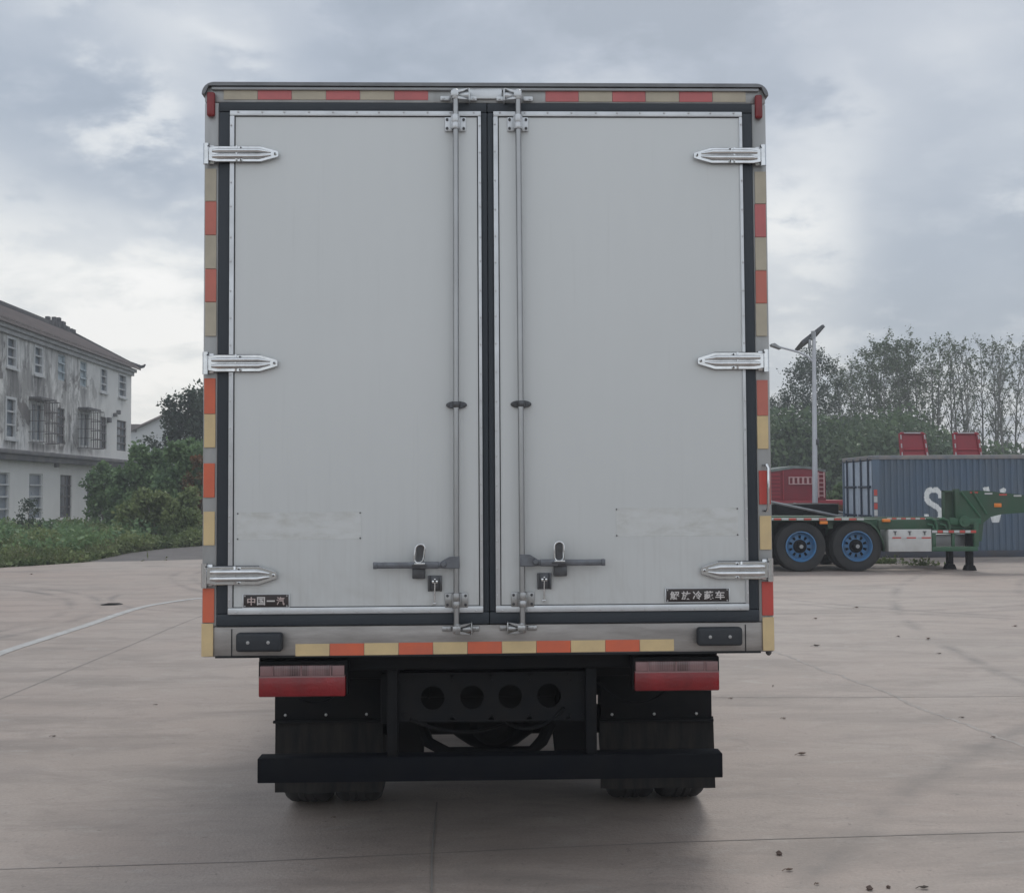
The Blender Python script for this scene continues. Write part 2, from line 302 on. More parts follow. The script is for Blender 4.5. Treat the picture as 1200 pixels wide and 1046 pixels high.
def concrete_mat():
    m, t, b, oc = new_mat('yard_concrete')
    n0 = noise(t, oc, 0.16, 5, 0.6, 0.4); n1 = noise(t, oc, 0.8, 7, 0.62, 0.6); n2 = noise(t, oc, 60, 3, 0.6)
    n3 = noise(t, mapping(t, oc, (0.5, 1.5, 1), rot=(0, 0, 0.25)), 1.3, 6, 0.65, 0.5)
    c = mixc(t, ramp(t, n1, [(0.34, 0.0), (0.70, 1.0)]), (0.335, 0.278, 0.240), (0.42, 0.362, 0.322))
    c = mixc(t, math_n(t, 'MULTIPLY', ramp(t, n0, [(0.40, 0.0), (0.65, 1.0)]), 0.75), c, (0.365, 0.278, 0.235))
    c = mixc(t, math_n(t, 'MULTIPLY', ramp(t, n3, [(0.46, 0.0), (0.66, 1.0)]), 0.75), c, (0.235, 0.198, 0.172))
    n4 = noise(t, mapping(t, oc, (0.8, 1.7, 1), rot=(0, 0, -0.35)), 2.2, 9, 0.74, 1.4)
    c = mixc(t, math_n(t, 'MULTIPLY', ramp(t, n4, [(0.50, 0.0), (0.66, 1.0)]), 0.42), c, (0.215, 0.182, 0.16))
    n7 = noise(t, mapping(t, oc, (0.9, 1.4, 1), loc=(4, 9, 0), rot=(0, 0, 0.4)), 3.6, 9, 0.74, 1.0)
    c = mixc(t, math_n(t, 'MULTIPLY', ramp(t, n7, [(0.54, 0.0), (0.70, 1.0)]), 0.40), c, (0.45, 0.41, 0.375))
    c = mixc(t, math_n(t, 'MULTIPLY', ramp(t, n2, [(0.35, 0.0), (0.75, 1.0)]), 0.35), c, (0.19, 0.175, 0.16))
    n8 = noise(t, oc, 17, 5, 0.75)
    c = mixc(t, math_n(t, 'MULTIPLY', ramp(t, n8, [(0.62, 0.0), (0.68, 1.0)]), 0.6), c, (0.13, 0.115, 0.105))
    # oil and water stains
    n9 = noise(t, oc, 0.55, 3, 0.5, 0.2)
    c = mixc(t, math_n(t, 'MULTIPLY', ramp(t, n9, [(0.66, 0.0), (0.72, 1.0)]), 0.35), c, (0.17, 0.155, 0.145))
    # tyre tracks swept in arcs across the yard
    sx = N(t, 'ShaderNodeSeparateXYZ'); L(t, oc, sx.inputs[0])
    brk = ramp(t, noise(t, oc, 0.7, 5, 0.7), [(0.42, 0.0), (0.62, 1.0)])
    for (cx, cy, r, wd, a) in ((9, 19, 5.6, 0.11, 0.35), (9, 19, 5.95, 0.10, 0.3), (3, 24, 9.5, 0.12, 0.3), (3, 24, 9.9, 0.12, 0.25), (-12, 14, 6.0, 0.12, 0.35), (-12, 14, 6.4, 0.12, 0.3),
                               (-20, 4, 14.5, 0.12, 0.3), (-20, 4, 14.9, 0.1, 0.3), (14, -3, 13.0, 0.13, 0.28), (14, -3, 14.9, 0.13, 0.28), (-3.2, 18, 3.1, 0.1, 0.3), (30, 8, 24.0, 0.12, 0.3), (30, 8, 25.8, 0.12, 0.3)):
        dx = math_n(t, 'SUBTRACT', sx.outputs[0], cx); dy = math_n(t, 'SUBTRACT', sx.outputs[1], cy)
        d = math_n(t, 'SQRT', math_n(t, 'ADD', math_n(t, 'MULTIPLY', dx, dx), math_n(t, 'MULTIPLY', dy, dy)))
        e = math_n(t, 'ABSOLUTE', math_n(t, 'SUBTRACT', d, r))
        g = math_n(t, 'SUBTRACT', 1.0, math_n(t, 'DIVIDE', e, wd), clamp=True)
        c = mixc(t, math_n(t, 'MULTIPLY', math_n(t, 'MULTIPLY', g, a*2.1), brk), c, (0.10, 0.095, 0.09))
    L(t, c, b.inputs['Base Color'])
    L(t, math_n(t, 'ADD', math_n(t, 'MULTIPLY', n1, 0.25), 0.52), b.inputs['Roughness'])
    bn = N(t, 'ShaderNodeBump'); bn.inputs['Strength'].default_value = 0.5; bn.inputs['Distance'].default_value = 0.008
    L(t, math_n(t, 'ADD', n2, math_n(t, 'MULTIPLY', n1, 2.0)), bn.inputs['Height']); L(t, bn.outputs[0], b.inputs['Normal'])
    return m
M['concrete'] = concrete_mat()
M['joint'] = mat('joint_line', (0.19, 0.172, 0.158), 0.9, 0, (0.28, 0.255, 0.235), 3, 1.0)
M['pale_crack'] = mat('pale_repair_line', (0.40, 0.365, 0.335), 0.85, 0, (0.29, 0.255, 0.23), 5, 1.0)
M['paint_line'] = mat('worn_white_paint', (0.46, 0.46, 0.45), 0.7, 0, (0.33, 0.315, 0.30), 7, 0.9)
M['asphalt'] = mat('old_asphalt', (0.10, 0.092, 0.09), 0.9, 0, (0.16, 0.145, 0.14), 1.5, 0.8, bump=0.3)
M['soil'] = mat('soil', (0.085, 0.085, 0.05), 0.95, 0, (0.05, 0.065, 0.03), 0.8, 0.9, bump=0.3)

def facade_mat(streaks):
    m, t, b, oc = new_mat('stained_white_render')
    sx = N(t, 'ShaderNodeSeparateXYZ'); L(t, oc, sx.inputs[0])
    n1 = noise(t, mapping(t, oc, (1, 1, 0.45)), 0.9, 8, 0.7, 0.4); n2 = noise(t, mapping(t, oc, (1, 1.4, 0.18)), 2.4, 6, 0.7)
    n3 = noise(t, oc, 0.5, 6, 0.65, 0.5)
    # weathering is concentrated on the two upper storeys at the near end (object x runs along the wall)
    gy = N(t, 'ShaderNodeMapRange'); L(t, sx.outputs[0], gy.inputs[0])
    gy.inputs[1].default_value = 14.5; gy.inputs[2].default_value = 8.0; gy.inputs[3].default_value = 0.0; gy.inputs[4].default_value = 1.0
    gz = N(t, 'ShaderNodeMapRange'); L(t, sx.outputs[2], gz.inputs[0])
    gz.inputs[1].default_value = 3.6; gz.inputs[2].default_value = 3.9; gz.inputs[3].default_value = 0.0; gz.inputs[4].default_value = 1.0
    gz2 = N(t, 'ShaderNodeMapRange'); L(t, sx.outputs[2], gz2.inputs[0])
    gz2.inputs[1].default_value = 9.0; gz2.inputs[2].default_value = 7.2; gz2.inputs[3].default_value = 0.75; gz2.inputs[4].default_value = 1.25
    k = math_n(t, 'MULTIPLY', math_n(t, 'MULTIPLY', gy.outputs[0], gz.outputs[0]), gz2.outputs[0])
    k = math_n(t, 'ADD', k, 0.06)
    f1 = math_n(t, 'MULTIPLY', ramp(t, n1, [(0.42, 0.0), (0.60, 1.0)]), k, clamp=True)
    f2 = math_n(t, 'MULTIPLY', ramp(t, n2, [(0.50, 0.0), (0.72, 1.0)]), math_n(t, 'MULTIPLY', k, 0.9), clamp=True)
    f3 = math_n(t, 'MULTIPLY', ramp(t, n3, [(0.56, 0.0), (0.60, 1.0)]), math_n(t, 'MULTIPLY', k, 0.7), clamp=True)
    c = mixc(t, math_n(t, 'MULTIPLY', f1, 0.9), (0.70, 0.69, 0.675), (0.27, 0.262, 0.255))
    c = mixc(t, f3, c, (0.17, 0.155, 0.15))
    c = mixc(t, math_n(t, 'MULTIPLY', f2, 0.9), c, (0.09, 0.09, 0.095))
    brk = ramp(t, noise(t, mapping(t, oc, (2.6, 1, 0.35)), 1.6, 6, 0.7), [(0.36, 0.0), (0.6, 1.0)])
    for (xc_, zt_, zl_, wd, am) in streaks:
        ax_ = math_n(t, 'ABSOLUTE', math_n(t, 'SUBTRACT', sx.outputs[0], xc_))
        gx = N(t, 'ShaderNodeMapRange', interpolation_type='SMOOTHSTEP'); L(t, ax_, gx.inputs[0]); gx.inputs[1].default_value = wd; gx.inputs[2].default_value = wd*0.35
        gz_ = N(t, 'ShaderNodeMapRange'); L(t, sx.outputs[2], gz_.inputs[0]); gz_.inputs[1].default_value = zt_-zl_; gz_.inputs[2].default_value = zt_; gz_.inputs[4].default_value = 1.0
        top_ = math_n(t, 'LESS_THAN', sx.outputs[2], zt_)
        f = math_n(t, 'MULTIPLY', math_n(t, 'MULTIPLY', math_n(t, 'MULTIPLY', gx.outputs[0], gz_.outputs[0]), top_), math_n(t, 'MULTIPLY', brk, am))
        c = mixc(t, f, c, (0.085, 0.082, 0.085))
    L(t, c, b.inputs['Base Color']); b.inputs['Roughness'].default_value = 0.9
    return m
def lens_mat():
    m, t, b, oc = new_mat('clear_lamp_lens')
    wv = N(t, 'ShaderNodeTexWave'); L(t, oc, wv.inputs[0]); wv.inputs['Scale'].default_value = 34; wv.bands_direction = 'X'
    n = noise(t, mapping(t, oc, (1, 1, 0.2)), 14, 2, 0.5)
    c = mixc(t, ramp(t, n, [(0.38, 0.0), (0.62, 1.0)]), (0.22, 0.13, 0.13), (0.06, 0.035, 0.035))
    c = mixc(t, math_n(t, 'MULTIPLY', wv.outputs['Fac'], 0.35), c, (0.26, 0.19, 0.19))
    L(t, c, b.inputs['Base Color']); b.inputs['Roughness'].default_value = 0.2
    return m
M['lens'] = lens_mat()

# ---------------------------------------------------------------- mesh builder
class MB:
    def __init__(s): s.v = []; s.f = []; s.m = []
    def add(s, vs, fs, mi=0):
        o = len(s.v); s.v += [tuple(v) for v in vs]
        s.f += [tuple(i+o for i in f) for f in fs]; s.m += [mi]*len(fs)
        return s
    def bm(s, b, mi=0):
        b.verts.ensure_lookup_table(); b.verts.index_update()
        return s.add([v.co[:] for v in b.verts], [[v.index for v in f.verts] for f in b.faces], mi)
    def box(s, x0, x1, y0, y1, z0, z1, bev=0.0, mi=0, seg=2, mx=None):
        b = bmesh.new(); bmesh.ops.create_cube(b, size=1)
        for v in b.verts:
            v.co = Vector(((x0+x1)/2 + v.co.x*(x1-x0), (y0+y1)/2 + v.co.y*(y1-y0), (z0+z1)/2 + v.co.z*(z1-z0)))
        if bev: 
            bev = min(bev, abs(x1-x0)*.45, abs(y1-y0)*.45, abs(z1-z0)*.45)
            bmesh.ops.bevel(b, geom=b.edges[:], offset=bev, segments=seg, profile=0.5, affect='EDGES')
        if mx is not None: bmesh.ops.transform(b, matrix=mx, verts=b.verts)
        bmesh.ops.recalc_face_normals(b, faces=b.faces)
        s.bm(b, mi); b.free(); return s
    def prism(s, pts, d, axis='y', d0=0.0, bev=0.0, mi=0):
        """outline pts (2D) in the plane across axis, from d0 to d"""
        b = bmesh.new()
        def P(p, q):
            return {'y': (p[0], q, p[1]), 'x': (q, p[0], p[1]), 'z': (p[0], p[1], q)}[axis]
        vs = [b.verts.new(P(p, d0)) for p in pts]
        f = b.faces.new(vs)
        r = bmesh.ops.extrude_face_region(b, geom=[f])
        off = Vector(P((0, 0), d-d0))
        bmesh.ops.translate(b, vec=off, verts=[e for e in r['geom'] if isinstance(e, bmesh.types.BMVert)])
        if bev: bmesh.ops.bevel(b, geom=b.edges[:], offset=bev, segments=1, affect='EDGES')
        bmesh.ops.recalc_face_normals(b, faces=b.faces)
        s.bm(b, mi); b.free(); return s
    def tube(s, pts, r, n=10, mi=0, cap=True):
        pts = [Vector(p) for p in pts]
        rs = r if isinstance(r, (list, tuple)) else [r]*len(pts)
        vs = []; fs = []; prev = None
        for i, p in enumerate(pts):
            d = (pts[min(i+1, len(pts)-1)] - pts[max(i-1, 0)]).normalized()
            if prev is None:
                a = d.orthogonal().normalized()
            else:
                a = (prev - d*prev.dot(d)).normalized()
            prev = a; c = d.cross(a)
            for k in range(n):
                an = 2*PI*k/n
                vs.append(p + (a*math.cos(an) + c*math.sin(an))*rs[i])
        for i in range(len(pts)-1):
            for k in range(n):
                k2 = (k+1) % n
                fs.append((i*n+k, i*n+k2, (i+1)*n+k2, (i+1)*n+k))
        if cap:
            fs.append(tuple(range(n-1, -1, -1))); fs.append(tuple((len(pts)-1)*n+k for k in range(n)))
        return s.add(vs, fs, mi)
    def lathe(s, prof, c, axis='y', n=32, mi=0):
        """prof: list of (radius, along)"""
        vs = []; fs = []
        for r, a in prof:
            for k in range(n):
                an = 2*PI*k/n; u, w_ = r*math.cos(an), r*math.sin(an)
                q = {'y': (u, a, w_), 'x': (a, u, w_), 'z': (u, w_, a)}[axis]
                vs.append((c[0]+q[0], c[1]+q[1], c[2]+q[2]))
        for i in range(len(prof)-1):
            for k in range(n):
                k2 = (k+1) % n
                fs.append((i*n+k, (i+1)*n+k, (i+1)*n+k2, i*n+k2))
        return s.add(vs, fs, mi)
    def islands(s, name, mats, parent, **k):
        """one object per connected piece"""
        p = list(range(len(s.v)))
        def fd(i):
            while p[i] != i: p[i] = p[p[i]]; i = p[i]
            return i
        for f in s.f:
            r = fd(f[0])
            for j in f[1:]: p[fd(j)] = r
        grp = {}
        for fi, f in enumerate(s.f): grp.setdefault(fd(f[0]), []).append(fi)
        out = []
        for fl in grp.values():
            q = MB(); mp = {}
            for fi in fl:
                for i in s.f[fi]:
                    if i not in mp: mp[i] = len(q.v); q.v.append(s.v[i])
                q.f.append(tuple(mp[i] for i in s.f[fi])); q.m.append(s.m[fi])
            out.append(q.build(name, mats, parent, **k))
        return out
    def build(s, name, mats, parent=None, smooth=True, loc=None, recalc=False):
        me = bpy.data.meshes.new(name); me.from_pydata(s.v, [], s.f)
        if not isinstance(mats, (list, tuple)): mats = [mats]
        for m in mats: me.materials.append(M[m] if isinstance(m, str) else m)
        me.polygons.foreach_set('material_index', s.m)
        if recalc:
            b = bmesh.new(); b.from_mesh(me); bmesh.ops.recalc_face_normals(b, faces=b.faces); b.to_mesh(me); b.free()
        if smooth:
            me.polygons.foreach_set('use_smooth', [True]*len(s.f)); me.set_sharp_from_angle(angle=math.radians(38))
        me.update()
        o = bpy.data.objects.new(name, me); COL.objects.link(o)
        if parent is not None: o.parent = parent
        if loc is not None: o.location = loc
        return o

def tag(o, label=None, cat=None, group=None, kind=None):
    if label: o['label'] = label
    if cat: o['category'] = cat
    if group: o['group'] = group
    if kind: o['kind'] = kind
    return o
def empty(name, loc=(0, 0, 0), rz=0.0, **k):
    o = bpy.data.objects.new(name, None); COL.objects.link(o)
    o.location = loc; o.rotation_euler = (0, 0, rz); o.empty_display_size = 0.2
    return tag(o, **k)
def copy_tree(o, parent=None):
    c = o.copy(); COL.objects.link(c)
    if parent is not None: c.parent = parent
    for ch in [x for x in COL.objects if x.parent == o]: copy_tree(ch, c)
    return c

# ---------------------------------------------------------------- ground
def sheet(name, pts, m, z=0.0):
    b = MB(); b.add([(p[0], p[1], z) for p in pts], [tuple(range(len(pts)))])
    return tag(b.build(name, m, smooth=False), kind='structure')
def strip(name, pts, wd, m, z):
    """band following world points with width wd"""
    P = [Vector((p[0], p[1])) for p in pts]; vs = []
    for i, p in enumerate(P):
        d = (P[min(i+1, len(P)-1)] - P[max(i-1, 0)]).normalized(); n = Vector((-d.y, d.x))*(wd/2)
        vs += [(p.x+n.x, p.y+n.y, z), (p.x-n.x, p.y-n.y, z)]
    fs = [(2*i, 2*i+1, 2*i+3, 2*i+2) for i in range(len(P)-1)]
    o = MB().add(vs, fs).build(name, m, smooth=False)
    return tag(o, kind='structure')
sheet('ground', [(-1500, -1500), (1500, -1500), (1500, 1500), (-1500, 1500)], 'soil', -0.03)
edge = [G(x, y) for x, y in ((-260, 678), (-120, 672), (0, 665), (50, 662), (110, 658), (170, 657), (240, 655))]
yard = [(-60, -14)] + [(-60, edge[0].y-8)] + [(p.x, p.y) for p in edge] + [(-3, 31), (-1, 46), (60, 46), (60, -14)]
sheet('concrete_yard', yard, 'concrete', 0.0)
asp = [G(x, y, -0.015) for x, y in ((95, 659.5), (240, 655.6), (270, 655), (330, 638), (236, 639.5), (190, 643), (150, 648))]
sheet('asphalt_path', [(p.x, p.y) for p in asp], 'asphalt', -0.015)
def gpts(l): return [(G(x, y).x, G(x, y).y) for x, y in l]
def smooth_pts(P, n=6):
    out = []
    P = [Vector(p) for p in P]
    for i in range(len(P)-1):
        p0, p1, p2, p3 = P[max(i-1, 0)], P[i], P[i+1], P[min(i+2, len(P)-1)]
        for k in range(n):
            u = k/n
            out.append(0.5*((2*p1) + (-p0+p2)*u + (2*p0-5*p1+4*p2-p3)*u*u + (-p0+3*p1-3*p2+p3)*u**3))
    out.append(P[-1]); return out
strip('painted_line', smooth_pts(gpts([(-120, 815), (-60, 790), (0, 765.5), (50, 749), (100, 733), (160, 713), (205, 704.5), (250, 700), (340, 697)])), 0.13, 'paint_line', 0.004)
strip('concrete_joint', smooth_pts(gpts([(-80, 852), (0, 819), (70, 790), (150, 757), (235, 722), (330, 690)])), 0.018, 'joint', 0.0015)
strip('concrete_joint', gpts([(-200, 1022), (0, 1018), (300, 1009), (600, 995), (800, 986), (1200, 974), (1500, 965)]), 0.008, 'joint', 0.0015)
strip('concrete_joint', gpts([(506, 1046), (506, 1000), (512, 940)]), 0.008, 'joint', 0.0045)
strip('pale_crack', [(p[0]+rnd.gauss(0, .012), p[1]+rnd.gauss(0, .012)) for p in smooth_pts(gpts([(905, 762), (960, 783), (1040, 812), (1068, 826), (1110, 841), (1200, 874), (1330, 925)]), 14)], 0.03, 'pale_crack', 0.0012)
strip('concrete_joint', gpts([(820, 817), (1000, 817), (1250, 815)]), 0.008, 'joint', 0.0015)

# ---------------------------------------------------------------- the truck
TX, TY, YAW = -0.09485, 4.50, 0.025529
SC = CAM_H/1.55
TX, TY = TX*1.0, TY*1.0
truck = empty('refrigerated_truck', (TX, TY, 0), YAW, label='white box truck seen from behind with two closed rear doors, standing on the concrete yard', cat='truck')
_c, _s = math.cos(YAW), math.sin(YAW)
def T(px, py, yl=0.0):
    d = ray(px, py); o = Vector((-TX, -TY, CAM_H))
    dl = Vector((d.x*_c + d.y*_s, -d.x*_s + d.y*_c, d.z)); ol = Vector((o.x*_c + o.y*_s, -o.x*_s + o.y*_c, o.z))
    k = (yl - ol.y)/dl.y; p = ol + dl*k
    return p.x, p.z
def TR(x0, y0, x1, y1, yl=0.0):
    xm, ym = (x0+x1)/2, (y0+y1)/2
    return T(x0, ym, yl)[0], T(x1, ym, yl)[0], T(xm, y1, yl)[1], T(xm, y0, yl)[1]
HW = 1.153; ZB, ZT = 0.948, 3.272
LEN = 4.15
# cargo box: side walls, front, roof and floor as one shell
b = MB()
b.box(-HW+0.004, HW-0.004, 0.06, LEN, ZB+0.02, ZT-0.006, 0.02)
b.build('cargo_body', 'cabwhite', truck)
xo0, xo1, zo0, zo1 = -1.0975, 1.0955, 1.0905, 3.197      # outer line of the door seal
_l = TR(256.5, 121, 258, 733)
xo0 = (T(256.5, 125)[0] + T(254, 730)[0])/2; xo1 = (T(879, 125)[0] + T(891, 727)[0])/2
zo1 = (T(300, 121)[1] + T(850, 121.5)[1])/2; zo0 = (T(300, 735)[1] + T(850, 727)[1])/2
xi0 = (T(270, 135)[0] + T(268.5, 715)[0])/2; xi1 = (T(867, 135)[0] + T(878, 712)[0])/2
zi1 = (T(300, 131.5)[1] + T(850, 133)[1])/2; zi0 = (T(300, 720)[1] + T(850, 713.5)[1])/2
xm0 = (T(562.5, 140)[0] + T(567.5, 712)[0])/2; xm1 = (T(577, 140)[0] + T(582, 712)[0])/2
# rear frame: posts, header, sill
b = MB()
b.box(-HW, xo0, 0, 0.10, zo0, zo1, 0.006)
b.box(xo1, HW, 0, 0.10, zo0, zo1, 0.006)
rf = truck; b.islands('side_post', 'post', truck)
b = MB(); b.box(-HW, HW, 0, 0.10, zo1+0.0005, ZT-0.012, 0.006)
b.build('header', 'post', rf)
b = MB(); b.box(-HW, HW, -0.004, 0.14, ZB, zo0-0.0005, 0.008)
sill = b.build('sill', 'sill', rf)
b = MB()
for px in (271.7, 873.5):
    x = T(px, 750)[0]; b.box(x-0.0015, x+0.0015, -0.0065, 0.0, ZB+0.004, zo0-0.01, 0)
b.box(-HW+0.055, HW-0.055, -0.0065, 0, ZB-0.004, ZB+0.004)
b.islands('sill_seam', 'inner', rf)
# roof capping with rounded ends
b = MB()
out = []
r = 0.05
for k in range(7):
    a = PI - k*PI/12; out.append((-HW-0.008+r + r*math.cos(a), ZT-r+0.004 + r*math.sin(a)))
for k in range(7):
    a = PI/2 - k*PI/12; out.append((HW+0.008-r + r*math.cos(a), ZT-r+0.004 + r*math.sin(a)))
inn = [(HW-0.004, ZT-0.045), (HW-0.020, ZT-0.0105), (-HW+0.020, ZT-0.0105), (-HW+0.004, ZT-0.045)]
b.prism(out + inn, 0.05, 'y', -0.018)
b.build('roof_capping', 'capping', truck)
b = MB(); b.box(-HW+0.03, HW-0.03, -0.012, 0.0, ZT-0.026, ZT-0.0132, 0.003)
b.build('drip_rail', 'greymetal', truck)
# blank plate in header
x0, x1, z0, z1 = TR(549.5, 104.7, 588, 117)
b = MB(); b.box(x0, x1, -0.012, 0.0, z0, z1, 0.002)
b.build('header_plate', 'alu', truck)
# seals and doors
def frame_ring(b, X0, X1, Z0, Z1, x0, x1, z0, z1, ya, yb, bev=0.004, mi=0):
    b.box(X0, X1, ya, yb, z1, Z1, bev, mi); b.box(X0, X1, ya, yb, Z0, z0, bev, mi)
    b.box(X0, x0, ya, yb, z0+0.0003, z1-0.0003, bev, mi); b.box(x1, X1, ya, yb, z0+0.0003, z1-0.0003, bev, mi)
xc = (xm0+xm1)/2
doors = []
for side, (dx0, dx1, sx0, sx1) in enumerate(((xi0, xm0, xo0+0.001, xc-0.0005), (xm1, xi1, xc+0.0005, xo1-0.001))):
    b = MB(); b.box(dx0+0.004, dx1-0.004, -0.014, 0.05, zi0+0.004, zi1-0.004, 0.003)
    d = b.build('door', 'door', truck); doors.append(d)
    b = MB(); frame_ring(b, sx0, sx1, zo0+0.001, zo1-0.001, dx0+0.002, dx1-0.002, zi0+0.002, zi1-0.002, -0.010, 0.045, 0.006)
    b.build('door_seal', 'seal', d)
    b = MB(); tw = 0.021
    frame_ring(b, dx0, dx1, zi0, zi1, dx0+tw*0.9, dx1-tw*0.62, zi0+tw*1.25, zi1-tw, -0.0195, -0.0125, 0.0025)
    b.build('door_trim', 'alu', d)
    # dark seam line between trim and skin
    b = MB(); e = 0.0035
    X0, X1, Z0, Z1 = dx0+tw*0.9, dx1-tw*0.62, zi0+tw*1.25, zi1-tw
    b.box(X0, X1, -0.0158, -0.0128, Z1-e, Z1-0.0002); b.box(X0, X1, -0.0158, -0.0128, Z0+0.0002, Z0+e*0.8)
    if side == 0: b.box(X0+0.0002, X0+e, -0.0158, -0.0128, Z0+e, Z1-e)
    b.box(X0+0.0002 if side else X1-e, X0+e if side else X1-0.0002, -0.0156, -0.0128, Z0+e, Z1-e)
    b.build('trim_seam', 'inner', d)
    b = MB()   # rivets round the trim
    n = 10
    for i in range(n+1):
        x = dx0+0.03 + (dx1-dx0-0.06)*i/n + rnd.uniform(-.006, .006)
        for z, zz in ((zi1-0.006, 0), (zi0+0.008, 1)):
            b.lathe([(0.0045, -0.0195), (0.004, -0.0225), (0.0001, -0.0235)], (x, 0, z), 'y', 8)
    for i in range(18):
        z = zi0+0.06 + (zi1-zi0-0.12)*i/17 + rnd.uniform(-.01, .01)
        for x in (dx0+0.006, dx1-0.005):
            b.lathe([(0.0042, -0.0195), (0.004, -0.0222), (0.0001, -0.0232)], (x, 0, z), 'y', 8)
    b.build('rivet', 'rivet', d)
# sticker residue and its screws
for d, (a0, b0, a1, b1) in zip(doors, ((278, 600, 423, 632), (722, 595, 865, 628))):
    x0, x1, z0, z1 = TR(a0, b0, a1, b1, -0.014)
    b = MB(); b.add([(x0, -0.0146, z0), (x1, -0.0146, z0), (x1, -0.0146, z1), (x0, -0.0146, z1)], [(0, 1, 2, 3)])
    b.build('sticker_residue', 'residue', d, smooth=False)
    b = MB()
    for x in (x0+0.002, x1-0.003):
        for z in (z0+0.004, z1-0.004):
            b.lathe([(0.0032, -0.0145), (0.003, -0.017), (0.0001, -0.0175)], (x, 0, z), 'y', 10)
    b.islands('screw', 'screw', d)

# reflective strips -------------------------------------------------
def hstrip(x0, x1, y0a, y1a, y0b, y1b, cols, yl=-0.004, parent=truck):
    """row of coloured blocks between px x0..x1; y0a..y1a at left end, y0b..y1b at right end"""
    names = []; b = MB(); n = len(cols)
    for i, c in enumerate(cols):
        if c not in names: names.append(c)
        xa, xb = x0+(x1-x0)*i/n, x0+(x1-x0)*(i+1)/n
        u = (i+0.5)/n; ya, yb = y0a+(y0b-y0a)*u, y1a+(y1b-y1a)*u
        X0, X1, Z0, Z1 = TR(xa, ya, xb, yb, yl)
        b.box(X0+0.0008, X1-0.0008, yl-0.0022, yl-0.0002, Z0, Z1, 0.0006, names.index(c), 1)
    return b.build('reflective_strip', names, parent)
P_, Y_, O_, R_ = 'pink_strip', 'pale_strip', 'orange', 'red_strip'
hstrip(262, 502, 104, 117, 104.6, 117.6, [Y_, P_]*3, -0.0005, rf)
hstrip(639, 874, 106, 119.5, 106.5, 120, [P_, Y_]*3, -0.0005, rf)
hstrip(346, 790, 754.3, 768.5, 748.5, 762.2, ['yellow', 'orange']*5+['yellow'], -0.0045, sill)
def vstrip(x0, x1, segs, parent=rf):
    names = []; b = MB()
    for (ya, yb, c, dx) in segs:
        if c not in names: names.append(c)
        X0, X1, Z0, Z1 = TR(x0+dx, ya, x1+dx, yb, -0.005)
        b.box(X0, X1, -0.0062, -0.0005, Z0+0.0008, Z1-0.0008, 0.001, names.index(c), 1)
    return b.build('reflective_strip', names, parent)
vstrip(240.5, 253.5, [(197, 236, Y_, 0), (236, 275, 'orange_f', 0), (275, 315, Y_, 0), (315, 354, 'orange_f', 0), (354, 394, Y_, 0)]) if False else None
M['orange_f'] = mat('sun_faded_orange', (0.50, 0.15, 0.11), 0.45, 0, (0.42, 0.14, 0.11), 10, 0.7)
vstrip(240.3, 253.5, [(197.5, 236, Y_, 0), (236, 275.5, 'orange_f', 0), (275.5, 315, Y_, 0), (315, 354, 'orange_f', 0), (354, 394, Y_, 0)])
vstrip(239.2, 252.4, [(443, 485, 'orange', 0), (485, 524.5, 'yellow', 0)])
vstrip(238.4, 251.6, [(542.5, 583, 'orange', 0), (599, 639, 'yellow', 0)])
vstrip(237.3, 251, [(689, 729.5, 'orange', 0), ])
vstrip(236.3, 250, [(730, 769, 'yellow', 0)], sill).location = (0, -0.0045, 0)
vstrip(884.6, 897.6, [(201, 239, Y_, 0), (239, 278, 'pink_strip', 0), (278, 317, Y_, 0.6), (317, 355.5, 'orange_f', 1.0), (355.5, 394, Y_, 1.2)])
vstrip(887, 900, [(445, 487, 'orange_f', 0), (487, 526, 'yellow', 0.4)])
vstrip(889.5, 903, [(551, 591, 'red_strip', 0), (604, 644, 'yellow', 1)])
vstrip(893, 906.3, [(681, 721, 'red_strip', 0)])
vstrip(893.6, 907, [(722.5, 762, 'yellow', 0)], sill).location = (0, -0.0045, 0)
# grab handle on right post
x, z = T(897.5, 545); x2, z2 = T(897.8, 598)
b = MB(); b.tube([(x-0.012, 0.0, z), (x-0.004, -0.03, z+0.001), (x, -0.036, z-0.012), (x2, -0.036, z2+0.012), (x2-0.004, -0.03, z2), (x2-0.012, 0, z2)], 0.0058, 8)
b.build('grab_handle', 'chrome', truck)
# marker lamps
for (a0, b0, a1, b1) in ((243, 109, 252.5, 137.5), (884, 112.5, 892.8, 140)):
    X0, X1, Z0, Z1 = TR(a0, b0, a1, b1, -0.004)
    b = MB(); b.box(X0, X1, -0.022, 0.0, Z0, Z1, 0.009, seg=3)
    b.build('marker_lamp', 'lamp_red', truck)

